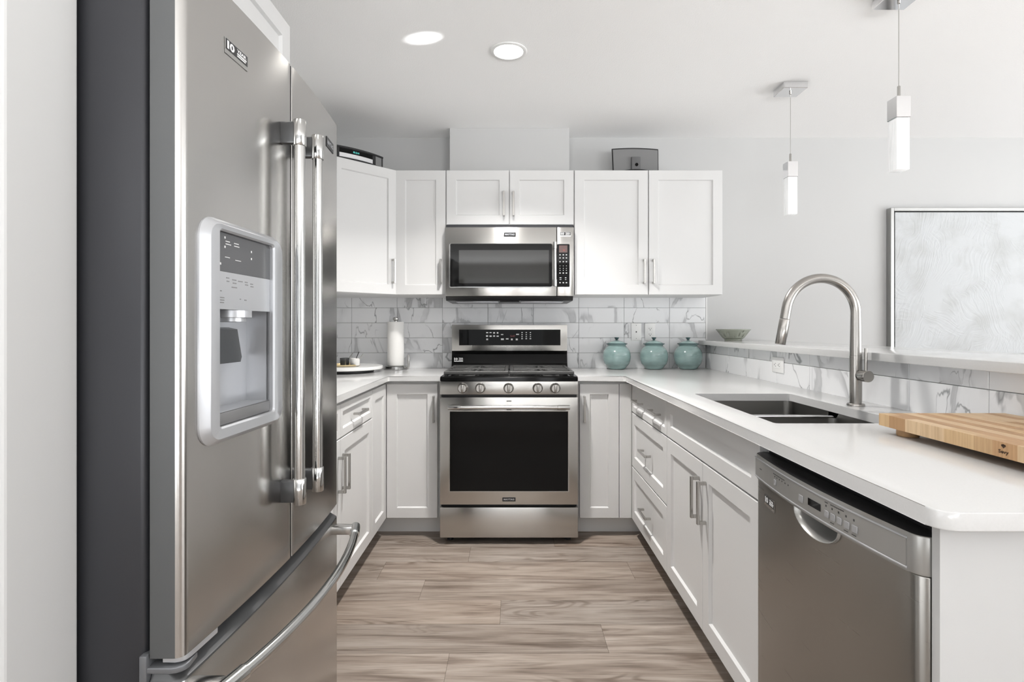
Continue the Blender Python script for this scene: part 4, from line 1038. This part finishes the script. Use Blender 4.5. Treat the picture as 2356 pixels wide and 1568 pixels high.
bm.faces.new([bm.verts.new(fcb.p(u, v, .00042)) for u, v in ((-.0042, .9585), (.0042, .9585), (0, .954))])
obj('burned_logo', bm, mat('burnt_brown_ink', (.05, .025, .012), .6), c, recalc=False)

# ------------------------------------------------------------------ radio and speaker dock on the wall units
c = thing('radio', 'black curved table radio with a silver slot on the angled corner cabinet', 'radio', (-.95, 3.33, 2.1545))
ft = Frame((-.7225+.0098-.005, 3.3805-.0098-.005, 2.1545), (-1, -1, 0), (1, -1, 0))
u0, u1 = .062, .432; um_ = (u0+u1)/2
def rb(u): return -.030+.030*(1-((u-um_)/(.5*(u1-u0)))**2)-.014
rp = [(u0+(u1-u0)*i/20) for i in range(21)]
def radio_shell(v0, v1, off, n_=20):
    return [[ft.p(u, v, rb(u)+off) for u in rp]+[ft.p(u1-.02, v, -.2), ft.p(u0+.02, v, -.2)] for v in (v0, v1)]
bm = new(); loops(bm, radio_shell(0, .010, .002)); loops(bm, radio_shell(.010, .066, -.002)); loops(bm, radio_shell(.066, .075, .003)); obj('body', bm, 'bplast', c, smooth=35)
def rstrip(a, b, v0, v1, o0, t):
    bm = new(); us_ = [a+(b-a)*i/14 for i in range(15)]
    loops(bm, [[ft.p(u, v, rb(u)+o_) for o_, v in ((o0, v0), (o0+t, v0), (o0+t, v1), (o0, v1))] for u in us_]); return bm
obj('display_window', rstrip(.145, .358, .038, .064, -.0018, .0006), 'bglass', c)
obj('disc_slot', rstrip(.145, .358, .014, .0375, -.0018, .0012), mat('silver_slot_cover', (.72, .72, .73), .35, .3), c)
for a, b in ((.075, .122), (.385, .422)): obj('speaker_grille', rstrip(a, b, .012, .064, -.0018, .0012), 'charc', c)
bm = new(); f_ = Frame(ft.p(.258, 0, rb(.258)), (1, 1, 0), (1, -1, 0)); text(bm, f_, '8:24', 0, .051, -.0006, .040, .011); obj('clock_digits', bm, 'led_teal', c)

c = thing('speaker_dock', 'grey speaker dock with black trim on the wide wall cabinet', 'speaker', (.80, 3.52, 2.1545))
fs = Frame(((1461-CX)*3.50/F, 3.50, 2.1545), (1, .03, 0), (.03, -1, 0))
bm = new()
def sring(k, w_, z1=.172):
    top = [(.150*k-(.3*k)*i/16, z1+.006*(1-((i-8)/8)**2)*1 if False else z1*1.0+.007*(1-((i-8)/8)**2)) for i in range(17)]
    return [fs.p(u, v, w_) for u, v in ([(-.143*k, .004), (.152*k, .004)]+top)]
loops(bm, [sring(.80, -.085, .15), sring(.97, -.012), sring(1, -.004), sring(1, .0), sring(.985, .004)]); obj('housing', bm, 'bplast', c, smooth=30)
bm = new()
loops(bm, [[fs.p(u*.955, .010+(v)*.93, w_) for u, v in ([(-.143, .004), (.152, .004)]+[(.150-.3*i/16, .166+.007*(1-((i-8)/8)**2)) for i in range(17)])] for w_ in (.003, .007)]); obj('grille', bm, 'charc', c, smooth=30)
bm = new(); bxf(bm, fs, -.028, .030, .0, .118, .007, .026, .006); obj('cradle', bm, mat('satin_grey_cradle', (.13, .13, .132), .4), c, smooth=40)
bm = new(); loops(bm, [[fs.p(r*1.35*math.cos(2*PI*k/32), v, .03+r*.55*math.sin(2*PI*k/32)) for k in range(32)] for r, v in ((.072, 0), (.072, .012), (.062, .024), (.045, .03))]); obj('base', bm, 'bplast', c, smooth=40)
bm = new(); g = fs.p(.004, .066, .022)
tube(bm, [g, g+Vector((0, -.008, 0))], [.011, .010], 16); obj('connector', bm, 'black', c, smooth=40)

# bowl on the bar: pierced sides
bm = new(); bc = ((1687-CX)*3.56/F, 3.56, 1.1025)
prof = [(.052, 0), (.054, .002), (.053, .008), (.058, .011), (.066, .018), (.074, .028), (.083, .040), (.092, .052), (.102, .066), (.108, .072)]
seg = 64; rings = [[bm.verts.new(Vector(bc)+Vector((r*math.cos(2*PI*k/seg), r*math.sin(2*PI*k/seg), z))) for k in range(seg)] for r, z in prof]
holes = {(5, k) for k in range(0, 64, 8)} | {(6, k) for k in range(0, 64, 8)} | {(4, k+4) for k in range(0, 64, 8)} | {(5, k+4) for k in range(0, 64, 16)} | {(7, k+2) for k in range(0, 64, 16)}
for i in range(len(prof)-1):
    for k in range(seg):
        if (i, k) in holes: continue
        bm.faces.new((rings[i][k], rings[i][(k+1) % seg], rings[i+1][(k+1) % seg], rings[i+1][k]))
bm.faces.new(rings[3][::-1])
bw = obj('bowl', bm, 'sage', smooth=60)
sd = bw.modifiers.new('thick', 'SOLIDIFY'); sd.thickness = .004; sd.offset = -1
tag(bw, 'pale sage green pierced ceramic bowl on the raised bar', 'bowl')

# ------------------------------------------------------------------ painting
c = thing('framed_painting', 'large white textured abstract canvas in a pewter frame on the back wall', 'painting', (3.14, YW, 1.0))
PX0, PX1, PZ0, PZ1 = 2.53, 3.75, .985, 1.988; yf = 3.66
bm = new()
for a, b, z0_, z1_ in ((PX0, PX0+.022, PZ0, PZ1), (PX1-.022, PX1, PZ0, PZ1), (PX0+.022, PX1-.022, PZ0, PZ0+.022), (PX0+.022, PX1-.022, PZ1-.022, PZ1)): box(bm, a, b, yf, YW-.0005, z0_, z1_, .0015, 1)
obj('frame', bm, 'pewter', c)
bm = new(); box(bm, PX0+.022, PX1-.022, yf+.022, YW-.002, PZ0+.022, PZ1-.022); obj('backing', bm, 'bplast', c)
bm = new(); box(bm, PX0+.030, PX1-.030, yf+.004, yf+.0215, PZ0+.030, PZ1-.030, .002, 1); obj('canvas', bm, 'canvas', c)

# ------------------------------------------------------------------ lamps
def pendant(x, y, label):
    c = thing('pendant_lamp', label, 'pendant lamp', (x, y, CEIL), 'crystal bar pendants over the raised bar')
    bm = new(); box(bm, x-.062, x+.062, y-.06, y+.06, CEIL-.034, CEIL-.0003, .0015, 1); obj('canopy', bm, 'chrome', c)
    bm = new(); tube(bm, [(x, y, CEIL-.034), (x, y, 2.10)], .0014, 8); lathe(bm, (x, y, CEIL-.046), [(.003, 0), (.0055, .002), (.0055, .0125)], 12); obj('cord', bm, 'nickel', c, smooth=40)
    bm = new(); lathe(bm, (x, y, 2.064), [(.0055, 0), (.0055, .046), (.004, .048)], 14); obj('stem', bm, 'nickel', c, smooth=40)
    bm = new(); box(bm, x-.027, x+.027, y-.027, y+.027, 1.984, 2.064, .001, 1); cp_ = obj('socket_block', bm, 'chrome', c)
    bm = new(); box(bm, x-.0245, x+.0245, y-.0245, y+.0245, 1.787, 1.9838, .002, 2); obj('crystal', bm, 'bubble', c, smooth=30)
pendant(1.478, 2.912, 'slim crystal pendant lamp farther along the bar, its whole canopy showing')
pendant(1.478, 2.095, 'slim crystal pendant lamp over the bar whose canopy is cut by the picture top')
def pot(x, y, label):
    c = thing('recessed_light', label, 'ceiling light', (x, y, CEIL))
    bm = new(); lathe(bm, (x, y, CEIL-.006), [(.066, .004), (.0685, .0005), (.082, 0), (.085, .002), (.085, .0055)], 48, False, True); obj('trim_ring', bm, 'trim', c, smooth=40)
    bm = new(); lathe(bm, (x, y, CEIL-.0045), [(.001, 0), (.066, 0), (.066, .0035)], 48); obj('lens', bm, 'lamp', c)
pot(*POTS_AND_FILLS[0], 'lit round recessed light in the kitchen ceiling')
